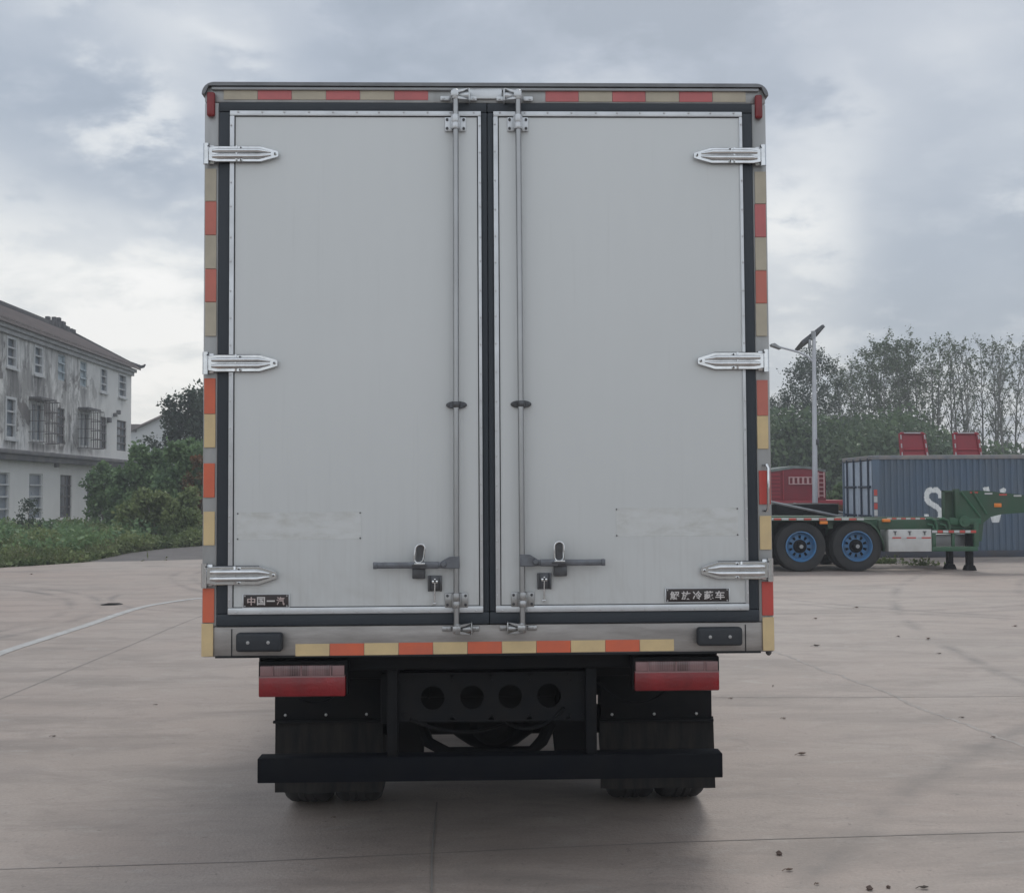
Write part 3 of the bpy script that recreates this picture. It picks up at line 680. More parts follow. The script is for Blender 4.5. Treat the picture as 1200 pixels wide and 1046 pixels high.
# hinges ------------------------------------------------------------
def hinge(px_tip, px_base, py0, py1, flip):
    """strap hinge: tip of the strap, post end, top and bottom in px"""
    pym = (py0+py1)/2
    xt, zc = T(px_tip, pym, -0.02); xb, _ = T(px_base, pym, -0.02)
    _, zt = T((px_tip+px_base)/2, py0+1.5, -0.02); _, zb_ = T((px_tip+px_base)/2, py1-1.5, -0.02)
    h = (zt-zb_)/2; s = 1 if xt > xb else -1; Ln = abs(xt-xb)
    def X(u): return xb + s*u
    b = MB()
    # pin plate on the post
    xa, xc_ = sorted((X(0.0), X(0.040)))
    b.box(xa, xc_, -0.016, -0.0066, zc-h*1.16, zc+h*1.2, 0.004)
    # knuckle tube
    b.tube([(X(0.010), -0.026, zc-h*1.3), (X(0.010), -0.026, zc+h*1.3)], 0.0125, 12)
    # strap with a pointed end
    pl = [(X(0.02), zc-h*.85), (X(0.05), zc-h), (X(Ln*0.76), zc-h), (X(Ln-0.01), zc-h*.48), (X(Ln), zc-h*.35), (X(Ln), zc+h*.3), (X(Ln-0.01), zc+h*.42), (X(Ln*0.76), zc+h*.95), (X(0.05), zc+h*.95), (X(0.02), zc+h*.85)]
    b.prism(pl, -0.0315, 'y', -0.0235, 0.0015)
    # two raised pressed ribs
    for zo, rr in ((0.36, 0.30), (-0.36, 0.30)):
        pts = [(X(0.035), -0.030, zc+h*zo), (X(0.06), -0.034, zc+h*zo), (X(Ln*0.74), -0.034, zc+h*zo), (X(Ln*0.9), -0.030, zc+h*zo*0.5)]
        b.tube(pts, [h*rr*.7, h*rr, h*rr, h*rr*.4], 10)
    # clamp band and bolts
    xa, xc_ = sorted((X(Ln*0.44-0.004), X(Ln*0.44+0.004)))
    b.box(xa, xc_, -0.0365, -0.030, zc-h*1.0, zc+h*1.0, 0.002)
    for u, zo in ((Ln*0.50, 0.72), (Ln*0.50, -0.78), (Ln*0.955, 0)):
        b.lathe([(0.0065, -0.031), (0.0065, -0.0365), (0.0001, -0.038)], (X(u), 0, zc+h*zo), 'y', 8)
    o = b.build('hinge', 'chrome', truck)
    b = MB()
    for u, zo in ((Ln*0.50, 0.72), (Ln*0.50, -0.78), (Ln*0.955, 0), (0.022, 0.95)):
        b.lathe([(0.0036, -0.038), (0.0034, -0.0395), (0.0001, -0.0397)], (X(u), 0, zc+h*zo), 'y', 8)
    for zz in (-1.0, 1.0):
        xa, xc_ = sorted((X(0.05), X(Ln*0.76)))
        b.box(xa, xc_, -0.0238, -0.0215, zc+h*zz*0.98-0.0015, zc+h*zz*0.98+0.0015)  # thin dark lines drawn along the strap edges as a contour, not bolts
    b.islands('hinge_bolt_contour', 'screw', o)
for a in ((327, 239.5, 170.5, 192), (326, 238.6, 414, 437), (325, 237, 661, 686)): hinge(*a, False)
for a in ((812.5, 896.5, 172, 193.5), (817, 900, 411.5, 434.5), (821, 905, 656, 680)): hinge(*a, True)

# lock rods -----------------------------------------------------------
def rod_plate(px, py, wpx, hpx, nm, hol=True, par=None):
    x, z = T(px, py, -0.02); hw = wpx/2/1300*4.5; hh = hpx/2/1300*4.5
    b = MB()
    for s in (-1, 1):
        xa, xb = sorted((x+s*0.011, x+s*hw)); b.box(xa, xb, -0.024, -0.0155, z-hh, z+hh, 0.005)
        b.box(*sorted((x+s*0.010, x+s*0.018)), -0.052, -0.016, z-hh*.9, z+hh*.9, 0.003)
    b.lathe([(0.0155, -hh*.95), (0.0165, -hh*.9), (0.0165, -hh*.15), (0.0145, -hh*.05), (0.0165, hh*.1), (0.0165, hh*.9), (0.0145, hh*1.05)], (x, -0.046, z), 'z', 16)
    o = b.build('rod_bracket', nm, par)
    b = MB()
    for s in (-1, 1):
        for q in (-1, 1):
            b.lathe([(0.0060, -0.024), (0.0056, -0.029), (0.0001, -0.030)], (x+s*(hw*0.78), 0, z+q*hh*.62), 'y', 8)
    b.islands('bracket_bolt', 'screw', par)
    return o
def keeper(px, py, s, up, par, nm):
    """cam and keeper at a rod end; s=+1 cam points right"""
    x, z = T(px, py, -0.03)
    b = MB()
    b.box(x-0.018, x+0.014, -0.062, -0.030, z-0.008*1.2, z+0.014, 0.004)
    b.lathe([(0.013, -0.018), (0.0155, -0.014), (0.0155, 0.018), (0.012, 0.022)], (x, -0.046, z), 'z', 14)
    # cam claw: two fingers and a cone wedge
    for q in (-1, 1):
        pts = [(x, z+q*0.016), (x+s*0.020, z+q*0.020), (x+s*0.058, z+q*0.024+0.002), (x+s*0.034, z+q*0.013), (x+s*0.01, z+q*0.006)]
        b.prism(pts, -0.056, 'y', -0.046, 0.001)
    b.lathe([(0.004, s*0.012), (0.010, s*0.018), (0.015, s*0.050), (0.013, s*0.056), (0.0002, s*0.057)], (x, -0.040, z), 'x', 14)
    # keeper ears bolted to the frame
    for q, ln in ((-s, 0.062), (s, 0.088)):
        xa, xb = sorted((x+q*(ln-0.040), x+q*ln)); b.box(xa, xb, -0.014, -0.0047, z-0.012, z+0.008, 0.004)
        b.lathe([(0.0065, -0.014), (0.006, -0.019), (0.0001, -0.020)], (x+q*(ln-0.012), 0, z-0.002), 'y', 8)
    b.box(*sorted((x+s*0.054, x+s*0.060)), -0.056, -0.0047, z-0.024, z+0.026, 0.003)
    return b.build('rod_keeper', nm, par, recalc=True)
def lock_rod(pxt, pxb, s, spec):
    xt, zt = T(pxt, 112, -0.046); xb, zb_ = T(pxb, 737 if s < 0 else 733, -0.046)
    b = MB(); b.tube([(xt, -0.046, zt), ((xt+xb)/2, -0.046, (zt+zb_)/2), (xb, -0.046, zb_)], 0.0118, 14)
    rod = b.build('lock_rod', 'rod', truck)
    rod_plate(pxt-0.3, 146, 25, 17, 'alu', True, rod)
    rod_plate(pxb, 703 if s < 0 else 702, 27, 17, 'zinc', True, rod)
    # mid guide
    x, z = T(spec['mid'][0], spec['mid'][1], -0.02); b = MB()
    pts = []
    for k in range(16):
        a = 2*PI*k/16; pts.append((x + 0.043*math.cos(a)*(1 if abs(math.cos(a)) > .5 else .9), z + 0.016*math.sin(a)))
    b.prism(pts, -0.026, 'y', -0.0155, 0.002)
    b.lathe([(0.0135, -0.012), (0.0155, -0.009), (0.0155, 0.009), (0.0135, 0.012)], (x, -0.046, z), 'z', 14)
    b.box(x-0.014, x+0.014, -0.05, -0.02, z-0.007, z+0.007, 0.002)
    for q in (-1, 1): b.lathe([(0.006, -0.026), (0.0055, -0.031), (0.0001, -0.032)], (x+q*0.032, 0, z), 'y', 8)
    b.build('rod_guide', 'darksteel', rod)
    keeper(pxt-0.5 if s < 0 else pxt, 113 if s < 0 else 113.5, 1 if s < 0 else -1, True, rod, 'alu')
    keeper(pxb+1 if s < 0 else pxb-1, 736.5 if s < 0 else 735.5, 1 if s < 0 else -1, False, rod, 'zinc')
    # handle
    hx0, hx1, hy0, hy1 = spec['bar']
    b = MB()
    xa, _ = T(hx0, (hy0+hy1)/2, -0.05); xe, zc = T(hx1, (hy0+hy1)/2, -0.05)
    x_r, _ = T(spec['rod'], hy0, -0.05)
    zc = T((hx0+hx1)/2, (hy0+hy1)/2, -0.05)[1]; hh = 0.0125
    g = 1 if xa > xe else -1            # bar runs from rod (xe) outwards to xa
    b.box(*sorted((xe, xa)), -0.064, -0.052, zc-hh, zc+hh, 0.004)
    b.box(*sorted((xe+g*0.02, xe+g*0.09)), -0.070, -0.048, zc-hh*1.1, zc+hh*1.1, 0.004)
    b.box(*sorted((xa, xa-g*0.016)), -0.067, -0.049, zc-hh*1.1, zc+hh*1.1, 0.003)
    # crank joining bar to the rod
    pts = [(x_r-g*0.014, zc+0.034), (x_r+g*0.028, zc+0.032), (xe+g*0.012, zc+hh), (xe+g*0.012, zc-hh), (x_r+g*0.03, zc-hh*1.2), (x_r-g*0.014, zc-hh*1.1)]
    b.prism(pts, -0.062, 'y', -0.040, 0.002)
    b.lathe([(0.012, -0.060), (0.012, -0.071), (0.009, -0.074), (0.0001, -0.074)], (x_r+g*0.05, 0, zc+0.004), 'y', 14)
    b.build('lock_handle', 'handle', rod, recalc=True)
    # hasp: oval loop over the bar and seat below
    ox, oy0, oy1, tilt = spec['oval']
    x, z1 = T(ox, oy0, -0.05); _, z0 = T(ox, oy1, -0.05); zc2, hz = (z0+z1)/2, (z1-z0)/2
    b = MB(); pts = []
    for k in range(25):
        a = 2*PI*k/24; u = 0.0185*math.cos(a); v_ = (hz-0.0185)*(1 if math.sin(a) > 0 else -1) + 0.0185*math.sin(a)
        if abs(math.sin(a)) < 1e-6: v_ = 0
        pts.append((x + u - tilt*v_, -0.066, zc2 + v_))
    b.tube(pts, 0.0042, 8, cap=False)
    b.build('hasp_loop', 'chrome', rod)
    b = MB()
    pl = []
    for k in range(16):
        a = 2*PI*k/16; u = 0.014*math.cos(a); v_ = (hz-0.018)*(1 if math.sin(a) > 0 else -1) + 0.014*math.sin(a)
        pl.append((x + u - tilt*v_, zc2 + v_))
    b.prism(pl, -0.062, 'y', -0.052, 0.001)
    b.box(x-0.030, x+0.028, -0.078, -0.050, zc-0.004, zc+0.004, 0.002)
    sx0, sx1, sz0, sz1 = TR(*spec['seat'], -0.02)
    b.box(sx0, sx1, -0.045, -0.0145, sz0, sz1+0.01, 0.004)
    b.build('handle_catch', 'darksteel', rod)
    b = MB(); b.box(x-0.02, x+0.022, -0.0795, -0.0775, zc+0.0042, zc+0.010, 0.0008, mx=None)
    b.build('catch_plate', 'chrome', rod)
    # small door latch with hanging pin
    lx0, lx1, lz0, lz1 = TR(*spec['latch'], -0.02); b = MB()
    b.box(lx0, lx1, -0.0195, -0.0143, lz0, lz1, 0.003)
    for q in (lx0, lx1-0.008): b.box(q, q+0.008, -0.034, -0.019, lz0, lz1, 0.002)
    lt = b.build('door_latch', 'darksteel', rod)
    xm = (lx0+lx1)/2; b = MB()
    b.box(xm-0.012, xm-0.003, -0.030, -0.0195, lz0+0.032, lz0+0.044, 0.002); b.box(xm+0.003, xm+0.012, -0.030, -0.0195, lz0+0.032, lz0+0.044, 0.002)
    b.box(xm-0.004, xm+0.004, -0.030, -0.0195, lz0+0.045, lz0+0.051, 0.002)
    _, zp = T(490, spec['pin'], -0.02)
    b.tube([(xm, -0.026, lz0+0.035), (xm-0.002, -0.026, zp)], 0.0032, 8); b.box(xm-0.010, xm+0.006, -0.031, -0.021, zp-0.003, zp+0.003, 0.002)
    b.build('latch_pin', 'chrome', rod)
    return rod
lock_rod(534, 535, -1, dict(mid=(535, 474.5), bar=(437.5, 520, 657.5, 666.5), rod=534.5, oval=(492, 637.5, 659, -0.12), seat=(483.5, 667, 498.5, 677.5), latch=(501.5, 674, 518, 692.5), pin=707))
lock_rod(607, 612.5, 1, dict(mid=(610.5, 473.5), bar=(709, 627, 654.5, 663), rod=613, oval=(655, 634.5, 657, 0.0), seat=(648.5, 664, 664, 674.5), latch=(629.5, 671, 646, 690), pin=704.5))

# nameplates -----------------------------------------------------------
def text_mesh(s, name, m, parent, x0, x1, z0, z1, y, bold=0.0):
    cu = bpy.data.curves.new(name, 'FONT'); cu.body = s; cu.extrude = 0.02; cu.offset = bold
    to = bpy.data.objects.new(name, cu); COL.objects.link(to)
    bpy.context.view_layer.update()
    dg = bpy.context.evaluated_depsgraph_get()
    me = bpy.data.meshes.new_from_object(to.evaluated_get(dg)); bpy.data.objects.remove(to)
    co = np.zeros(len(me.vertices)*3); me.vertices.foreach_get('co', co); co = co.reshape(-1, 3)
    if len(co) == 0: return None
    mn, mxx = co.min(0), co.max(0)
    o = np.zeros_like(co)
    o[:, 0] = x0 + (co[:, 0]-mn[0])/(mxx[0]-mn[0])*(x1-x0); o[:, 2] = z0 + (co[:, 1]-mn[1])/max(mxx[1]-mn[1], 1e-6)*(z1-z0)
    o[:, 1] = y - (co[:, 2]-mn[2])/max(mxx[2]-mn[2], 1e-6)*0.0015
    me.vertices.foreach_set('co', o.ravel()); me.materials.clear(); me.materials.append(M[m]); me.update()
    ob = bpy.data.objects.new(name, me); COL.objects.link(ob); ob.parent = parent
    return ob
for d, (a0, b0, a1, b1), chars, cols in ((doors[0], (284.5, 696, 338.5, 712), '中国一汽', ('letter_red', 'letter', 'letter', 'letter_red')), (doors[1], (780, 689, 854.5, 705.5), '解放冷藏车', ('letter',)*5)):
    x0, x1, z0, z1 = TR(a0, b0, a1, b1, -0.02)
    b = MB(); b.box(x0, x1, -0.018, -0.0145, z0, z1, 0.001); b.build('nameplate', 'plate', d)
    b = MB()
    frame_ring(b, x0-0.0015, x1+0.003, z0-0.001, z1+0.001, x0+0.0025, x1-0.001, z0+0.002, z1-0.002, -0.0195, -0.0182, 0.0003)
    b.build('nameplate_rim', 'alu', d)
    n = len(chars); mg = 0.014; w1 = (x1-x0-2*mg)/n; H = z1-z0
    for i, ch in enumerate(chars):
        xa = x0+mg+w1*i+w1*0.09; xb = x0+mg+w1*(i+1)-w1*0.09
        za, zb2 = (z0+H*0.20, z1-H*0.20)
        if ch == '一': za, zb2 = z0+H*0.45, z1-H*0.45
        text_mesh(ch, 'lettering', cols[i], d, xa, xb, za, zb2, -0.0180, 0.018)
    b = MB()
    for xx in (x0+0.008, x1-0.008):
        for zz in (z0+0.007, z1-0.007): b.lathe([(0.0035, -0.018), (0.003, -0.021), (0.0001, -0.0215)], (xx, 0, zz), 'y', 8)
    b.islands('nameplate_rivet', 'bolt', d)

# rubber buffers ---------------------------------------------------------
for (a0, b0, a1, b1) in ((277, 741, 331, 763), (817, 734.5, 869.5, 756)):
    x0, x1, z0, z1 = TR(a0, b0, a1, b1, -0.03)
    b = MB(); b.box(x0, x1, -0.050, -0.0035, z0, z1, 0.012, seg=3)
    o = b.build('rubber_buffer', 'rubber', truck)
    for u in (0.27, 0.71):
        xx = x0+(x1-x0)*u; b = MB(); b.lathe([(0.0068, -0.0495), (0.0068, -0.052), (0.0045, -0.0525), (0.0001, -0.0525)], (xx, 0, (z0+z1)/2), 'y', 12)
        b.build('buffer_bolt', 'bolt', o)
# small lug under the right corner
x, z = T(903, 766); b = MB(); b.lathe([(0.013, 0.0), (0.012, -0.01), (0.006, -0.018), (0.0001, -0.02)], (x, 0.03, ZB), 'z', 10)
b.build('corner_lug', 'darksteel', truck)

# tail lights --------------------------------------------------------------
for (a0, b0, a1, b1) in ((303.5, 777.5, 405, 815.5), (743.5, 772.5, 842.5, 808.5)):
    x0, x1, z0, z1 = TR(a0, b0, a1, b1, 0.03)
    b = MB(); b.box(x0-0.006, x1+0.006, 0.048, 0.11, z0-0.006, z1+0.010, 0.006)
    o = b.build('tail_light', 'black', truck)
    zs = z0 + (z1-z0)*0.615
    b = MB(); b.box(x0, x1, 0.018, 0.05, z0, zs-0.001, 0.006); b.build('red_lens', 'lamp_red', o)
    b = MB(); b.box(x0+0.004, x1-0.004, 0.024, 0.05, zs+0.001, z1-0.006, 0.004); b.build('clear_lens', 'lens', o)
    b = MB()
    for u in (0.16, 0.49, 0.83): b.box(x0+(x1-x0)*u-0.0022, x0+(x1-x0)*u+0.0022, 0.0205, 0.0238, zs+0.002, z1-0.007)
    b.box(x0+0.002, x1-0.002, 0.0195, 0.045, zs-0.0035, zs+0.0025)
    b.islands('lens_divider', 'reflector', o)
    b = MB()
    for u, v_ in ((0.0, 0.145), (0.86, 1.0)):
        b.box(x0+0.005+(x1-x0-0.01)*u, x0+0.005+(x1-x0-0.01)*v_, 0.0225, 0.0245, zs+0.003, z1-0.008, 0.001)
    b.islands('side_reflector', 'reflector', o)

# chassis ------------------------------------------------------------------
# floor bearer behind lamps
x0, x1, z0, z1 = TR(304, 768, 840, 800, 0.13)
b = MB(); b.box(x0, x1, 0.12, 0.20, z0+0.06, ZB-0.002, 0.004)
b.box(x0+0.02, x1-0.02, 0.30, 0.36, ZB-0.14, ZB-0.002, 0.004)
for y in (0.9, 1.6, 2.4, 3.2): b.box(-1.0, 1.0, y, y+0.08, ZB-0.10, ZB+0.018, 0.004)
b.islands('floor_bearer', 'black', truck)
# crossmember with round holes
yl = 0.17
x0, x1, z0, z1 = TR(466, 789, 690, 843, yl)
holes = [(T(px, py, yl), 0.0495) for px, py in ((507, 817.5), (553, 816.5), (598, 815.5), (643.5, 814.5))]
def plate_holes(x0, x1, z0, z1, holes, y0, y1):
    b = MB(); xs = [x0]
    cells = []
    for i, ((hx, hz), r) in enumerate(holes):
        a = xs[-1]; nxt = (hx + holes[i+1][0][0])/2 if i+1 < len(holes) else min(hx+r*1.7, x1)
        if i == 0 and hx-r*1.7 > x0: 
            b.box(x0, hx-r*1.7, y0, y1, z0, z1); a = hx-r*1.7
        cells.append((a, nxt, hx, hz, r)); xs.append(nxt)
    if xs[-1] < x1: b.box(xs[-1], x1, y0, y1, z0, z1)
    for (a, c, hx, hz, r) in cells:
        n = 32; vs = []; fs = []
        for k in range(n):
            an = 2*PI*k/n; dx, dz = math.cos(an), math.sin(an)
            tx = ((c-hx) if dx > 0 else (a-hx))/dx if abs(dx) > 1e-6 else 1e9
            tz = ((z1-hz) if dz > 0 else (z0-hz))/dz if abs(dz) > 1e-6 else 1e9
            q = min(tx, tz)
            vs += [(hx+dx*r, y0, hz+dz*r), (hx+dx*q, y0, hz+dz*q), (hx+dx*r, y1, hz+dz*r), (hx+dx*q, y1, hz+dz*q)]
        # exact corners
        for k in range(n):
            k2 = (k+1) % n
            i0, o0, j0, p0 = [4*k+q for q in range(4)]; i1, o1, j1, p1 = [4*k2+q for q in range(4)]
            fs += [(i0, i1, o1, o0), (j0, p0, p1, j1), (i0, j0, j1, i1)]
        b.add(vs, fs)
        for (qx, qz) in ((a, z0), (c, z0), (a, z1), (c, z1)):    # corner fillers
            pass
    return b
b = plate_holes(x0, x1, z0, z1, holes, yl, yl+0.008)
b.box(x0, x1, yl-0.002, yl+0.06, z1-0.001, z1+0.006); b.box(x0, x1, yl-0.002, yl+0.06, z0-0.006, z0+0.001)
b.build('rear_crossmember', 'black', truck, recalc=True)
# chassis rails
for s in (-1, 1):
    xx = -0.03 + s*0.40
    b = MB(); b.box(xx-0.03, xx+0.03, 0.24, 5.6, ZB-0.32, ZB-0.11, 0.004); b.build('chassis_rail', 'black', truck)
    b = MB()
    for k in range(3):
        pts = [(xx+s*0.0, 1.42+u*(0.62-0.12*k), 0.50-0.022*k + 0.16*(u*u)) for u in (-1, -.6, -.25, 0, .25, .6, 1)]
        b.tube(pts, 0.022, 6)
    b.box(xx-0.045, xx+0.045, 1.30, 1.54, 0.40, 0.56, 0.01)
    b.build('leaf_spring', 'black', truck)
b = MB()
for y in (0.9, 2.2, 3.4): b.box(-0.40, 0.34, y, y+0.05, ZB-0.30, ZB-0.14, 0.004)
b.islands('chassis_crossmember', 'black', truck)
# vertical hangers of the under-run bar
by = 0.12
bx0, bx1, bz0, bz1 = TR(301.5, 885.5, 847, 914, by)
b = MB(); b.box(bx0, bx1, by, by+0.09, bz0, bz1, 0.003)
bar = b.build('underrun_bar', 'blackbar', truck)
for (a0, a1) in ((453.5, 466), (686.5, 699)):
    x0, x1, _, zz = TR(a0, 780, a1, 885, by+0.03)
    b = MB(); b.box(x0, x1, by+0.02, by+0.075, bz1-0.002, ZB-0.08, 0.004)
    b.box(x0+0.012, x1-0.012, by+0.075, by+0.14, bz1+0.2, ZB-0.10, 0.004)
    b.build('bar_hanger', 'black', bar)
# mudguards
for (a0, b0, a1, b1, f0, f1, fb) in ((322, 812, 447, 846, 323, 449, 926), (704, 808, 834, 845, 703, 836, 921)):
    yl = 0.62
    x0, x1, z0, z1 = TR(a0, b0, a1, b1, yl)
    b = MB(); b.box(x0, x1, yl, yl+0.012, z0+0.004, ZB-0.12, 0.003)
    b.box(x0-0.006, x1+0.006, yl-0.016, yl+0.004, z0, z0+0.012, 0.003)
    # curved guard over the tyre
    vs, fs = [], []; cz, cy, R = 0.40, 1.42, 0.50
    K = 14
    for k in range(K+1):
        a = PI*0.86 - (PI*0.72)*k/K
        for xx in (x0, x1):
            vs.append((xx, cy+R*1.08*math.cos(a)*-1*-1, cz+R*math.sin(a)))
    for k in range(K): fs.append((2*k, 2*k+1, 2*k+3, 2*k+2))
    b.add(vs, fs)
    mg = b.build('mudguard', 'black', truck)
    b = MB()
    for u in (0.10, 0.48, 0.86): b.lathe([(0.007, yl-0.001), (0.006, yl-0.007), (0.0001, yl-0.008)], (x0+(x1-x0)*u, 0, z0+0.035), 'y', 8)
    b.islands('guard_bolt', 'zinc', mg)
    fx0, fx1, fz0, fz1 = TR(f0, b1+2, f1, fb, yl+0.03)
    b = MB(); nx = 12
    vs = []; fs = []
    for j in range(7):
        for i in range(nx+1):
            u = i/nx; v_ = j/6
            vs.append((fx0+(fx1-fx0)*u, yl+0.022+0.010*math.sin(u*9+x0*5)*v_ - 0.02*v_, fz1+0.03+(fz0-fz1-0.03)*v_))
    for j in range(6):
        for i in range(nx): fs.append((j*(nx+1)+i, j*(nx+1)+i+1, (j+1)*(nx+1)+i+1, (j+1)*(nx+1)+i))
    k0 = len(vs); vs += [(x, y+0.006, z) for x, y, z in vs[:k0]]; fs += [tuple(q+k0 for q in reversed(f)) for f in fs[:]]
    b.add(vs, fs)
    b.build('mudflap', 'flap', mg)
# cables hanging behind the plates
b = MB()
def sag(p, q, d, n=9): return [tuple(Vector(p).lerp(Vector(q), i/n) - Vector((0, 0, d*4*(i/n)*(1-i/n)))) for i in range(n+1)]
b.tube(sag((*T(395, 815, 0.5)[:1], 0.5, T(395, 812, 0.5)[1]), (T(350, 812, 0.5)[0], 0.5, T(350, 818, 0.5)[1]), 0.03), 0.006, 6)
b.tube(sag((T(700, 798, 0.3)[0], 0.3, T(700, 798, 0.3)[1]), (T(790, 812, 0.3)[0], 0.3, T(790, 800, 0.3)[1]), 0.09), 0.007, 6)
b.islands('cable', 'black', truck)
b = MB(); b.tube([(-0.34, 0.62, 0.74), (0.30, 0.62, 0.74)], 0.075, 16); b.tube([(-0.28, 0.62, 0.74), (-0.27, 0.62, 0.74)], 0.080, 16); b.tube([(0.22, 0.62, 0.74), (0.23, 0.62, 0.74)], 0.080, 16)
b.build('air_tank', 'black', truck)
for (p, q, d) in (((-0.37, 0.2, 0.86), (-0.45, 0.9, 0.55), 0.05), ((0.33, 0.2, 0.84), (0.42, 1.0, 0.5), 0.06), ((-0.33, 0.16, 0.66), (0.1, 0.3, 0.62), 0.05), ((0.05, 0.25, 0.64), (0.31, 0.16, 0.70), 0.06)):
    b = MB(); b.tube(sag(p, q, d), 0.008, 6); b.build('hose', 'black', truck)
b = MB()
for px in (475, 530, 576, 621, 668, 682):
    for py in (797, 837): x_, z_ = T(px, py, 0.17); b.lathe([(0.006, 0.1685), (0.006, 0.163), (0.0001, 0.162)], (x_, 0, z_), 'y', 8)
b.islands('frame_bolt', 'black', truck)
# wheels
def tyre_prof(R, wdt, rin):
    h = wdt/2
    return [(rin, -h*0.72), (rin+0.02, -h*.82), ((R+rin)/2, -h), (R-0.05, -h*.96), (R-0.018, -h*.88), (R-0.004, -h*.72), (R, -h*.5), (R-0.006, -h*.36), (R-0.006, -h*.30), (R, -h*.26), (R, -h*.06), (R-0.006, -h*.02), (R-0.006, h*.04), (R, h*.08), (R, h*.28), (R-0.006, h*.32), (R-0.006, h*.38), (R, h*.5), (R-0.004, h*.72), (R-0.018, h*.88), (R-0.05, h*.96), ((R+rin)/2, h), (rin+0.02, h*.82), (rin, h*.72)]
_, tz = T(400, 940, 1.2)
for s in (-1, 1):
    for k, xo in enumerate((0.70, 0.955)):
        cxx = 0.03 + s*xo
        b = MB(); b.lathe(tyre_prof(0.402, 0.245, 0.21), (cxx, 1.42, 0.402), 'x', 48)
        o = b.build('wheel', 'tyre', truck)
        b = MB(); b.lathe([(0.212, -0.09), (0.20, -0.07), (0.19, 0.0), (0.20, 0.07), (0.212, 0.09)], (cxx, 1.42, 0.402), 'x', 32); b.lathe([(0.0002, s*0.03), (0.08, s*0.03), (0.12, -s*0.02), (0.195, -s*0.02)], (cxx, 1.42, 0.402), 'x', 32)
        b.build('rim', 'black', o)
b = MB(); b.tube([(-0.80, 1.42, 0.402), (0.86, 1.42, 0.402)], 0.075, 14)
ax = b.build('axle', 'black', truck)
b = MB(); b.lathe([(0.06, -0.24), (0.10, -0.19), (0.145, -0.12), (0.165, -0.05), (0.168, 0.05), (0.14, 0.13), (0.09, 0.2), (0.06, 0.25)], (0.02, 1.42, 0.415), 'x', 24)
b.lathe([(0.001, 1.22), (0.08, 1.23), (0.12, 1.27), (0.13, 1.32)], (0.02, 0, 0.42), 'y', 20)
b.tube([(0.02, 1.5, 0.43), (0.0, 3.4, 0.62)], 0.04, 12)
b.build('differential', 'black', ax)
for xx in (-0.24, 0.24):
    b = MB(); b.tube([(xx, 1.34, 0.52), (xx, 1.16, 0.48)], 0.085, 16); b.tube([(xx, 1.3, 0.50), (xx*1.2, 1.40, 0.36)], 0.03, 8)
    b.build('brake_chamber', 'black', ax)
b = MB(); b.box(-0.36, 0.32, 0.95, 1.0, 0.48, 0.86, 0.01); b.build('gap_blocking_plate', 'black', truck)  # added plate, blocks the bright ground showing through the crossmember holes
b = MB(); b.tube([(-0.36, 1.1, 0.50), (-0.30, 1.0, 0.38), (-0.20, 0.98, 0.33), (0.20, 0.98, 0.33), (0.26, 1.0, 0.38), (0.34, 1.1, 0.50)], 0.03, 8); b.build('stabiliser_bar', 'black', truck)
b = MB(); b.box(-0.30, 0.26, 2.0, 2.2, 0.50, 0.80, 0.03); b.build('gearbox_support', 'black', truck)
for s in (-1, 1):
    b = MB(); b.lathe(tyre_prof(0.402, 0.21, 0.21), (-0.02+s*0.78, 4.65, 0.402), 'x', 40)
    o = b.build('wheel', 'tyre', truck)
    b = MB(); b.lathe([(0.212, -0.09), (0.20, 0), (0.212, 0.09)], (-0.02+s*0.78, 4.65, 0.402), 'x', 24); b.lathe([(0.0002, s*0.05), (0.09, s*0.05), (0.2, s*0.01)], (-0.02+s*0.78, 4.65, 0.402), 'x', 24); b.build('rim', 'cabwhite', o)
for s in (-1, 1):
    xx = -0.01 + s*0.40
    b = MB(); b.prism([(xx-0.10, 0.66), (xx+0.10, 0.66), (xx+0.085, 0.30), (xx-0.06, 0.26)], 1.10, 'y', 1.04, 0.004); b.build('spring_bracket', 'black', truck)
b = MB(); b.tube([(-0.75, 4.65, 0.40), (0.7, 4.65, 0.40)], 0.05, 10); b.build('front_axle', 'black', truck)
b = MB(); b.box(0.46, 0.86, 2.2, 3.0, 0.45, 0.80, 0.04); b.build('fuel_tank', 'black', truck)
b = MB(); b.box(-0.86, -0.50, 2.4, 3.0, 0.50, 0.80, 0.02); b.build('battery_box', 'black', truck)
# cab in front of the box
b = MB(); b.prism([(4.30, 0.62), (5.95, 0.62), (6.02, 1.30), (5.78, 2.20), (5.55, 2.34), (4.30, 2.34)], 0.94, 'x', -0.98, 0.02)
cab = b.build('cab', 'cabwhite', truck)
b = MB()
for xx in (-0.984, 0.941): b.prism([(4.75, 1.40), (5.80, 1.40), (5.62, 2.12), (4.75, 2.12)], xx+0.003, 'x', xx)
b.islands('cab_window', 'glass', cab)

# ---------------------------------------------------------------- green lowbed trailer
YT = 21.9
def PT(px, py, Y=YT): p = at(px, py, Y); return p.x, p.z
def PR(x0, y0, x1, y1, Y=YT):
    xm, ym = (x0+x1)/2, (y0+y1)/2
    return PT(x0, ym, Y)[0], PT(x1, ym, Y)[0], PT(xm, y1, Y)[1], PT(xm, y0, Y)[1]
org = at(1000, 668, YT); org.z = 0
trailer = empty('lowbed_trailer', (0, 0, 0), label='green lowbed semi-trailer with blue rimmed tyres, parked in front of the blue container', cat='trailer')
def offset_children(root, loc):
    root.location = loc
    for ch in COL.objects:
        if ch.parent == root: ch.location = ch.location - Vector(loc)
b = MB()
x0, x1, z0, z1 = PR(842, 609, 1146, 620.5)
xw = PT(1030, 612)[0]
b.box(xw, x1, YT+0.02, YT+0.12, z0, z1, 0.01); b.box(xw, x1, YT+2.35, YT+2.45, z0, z1, 0.01)
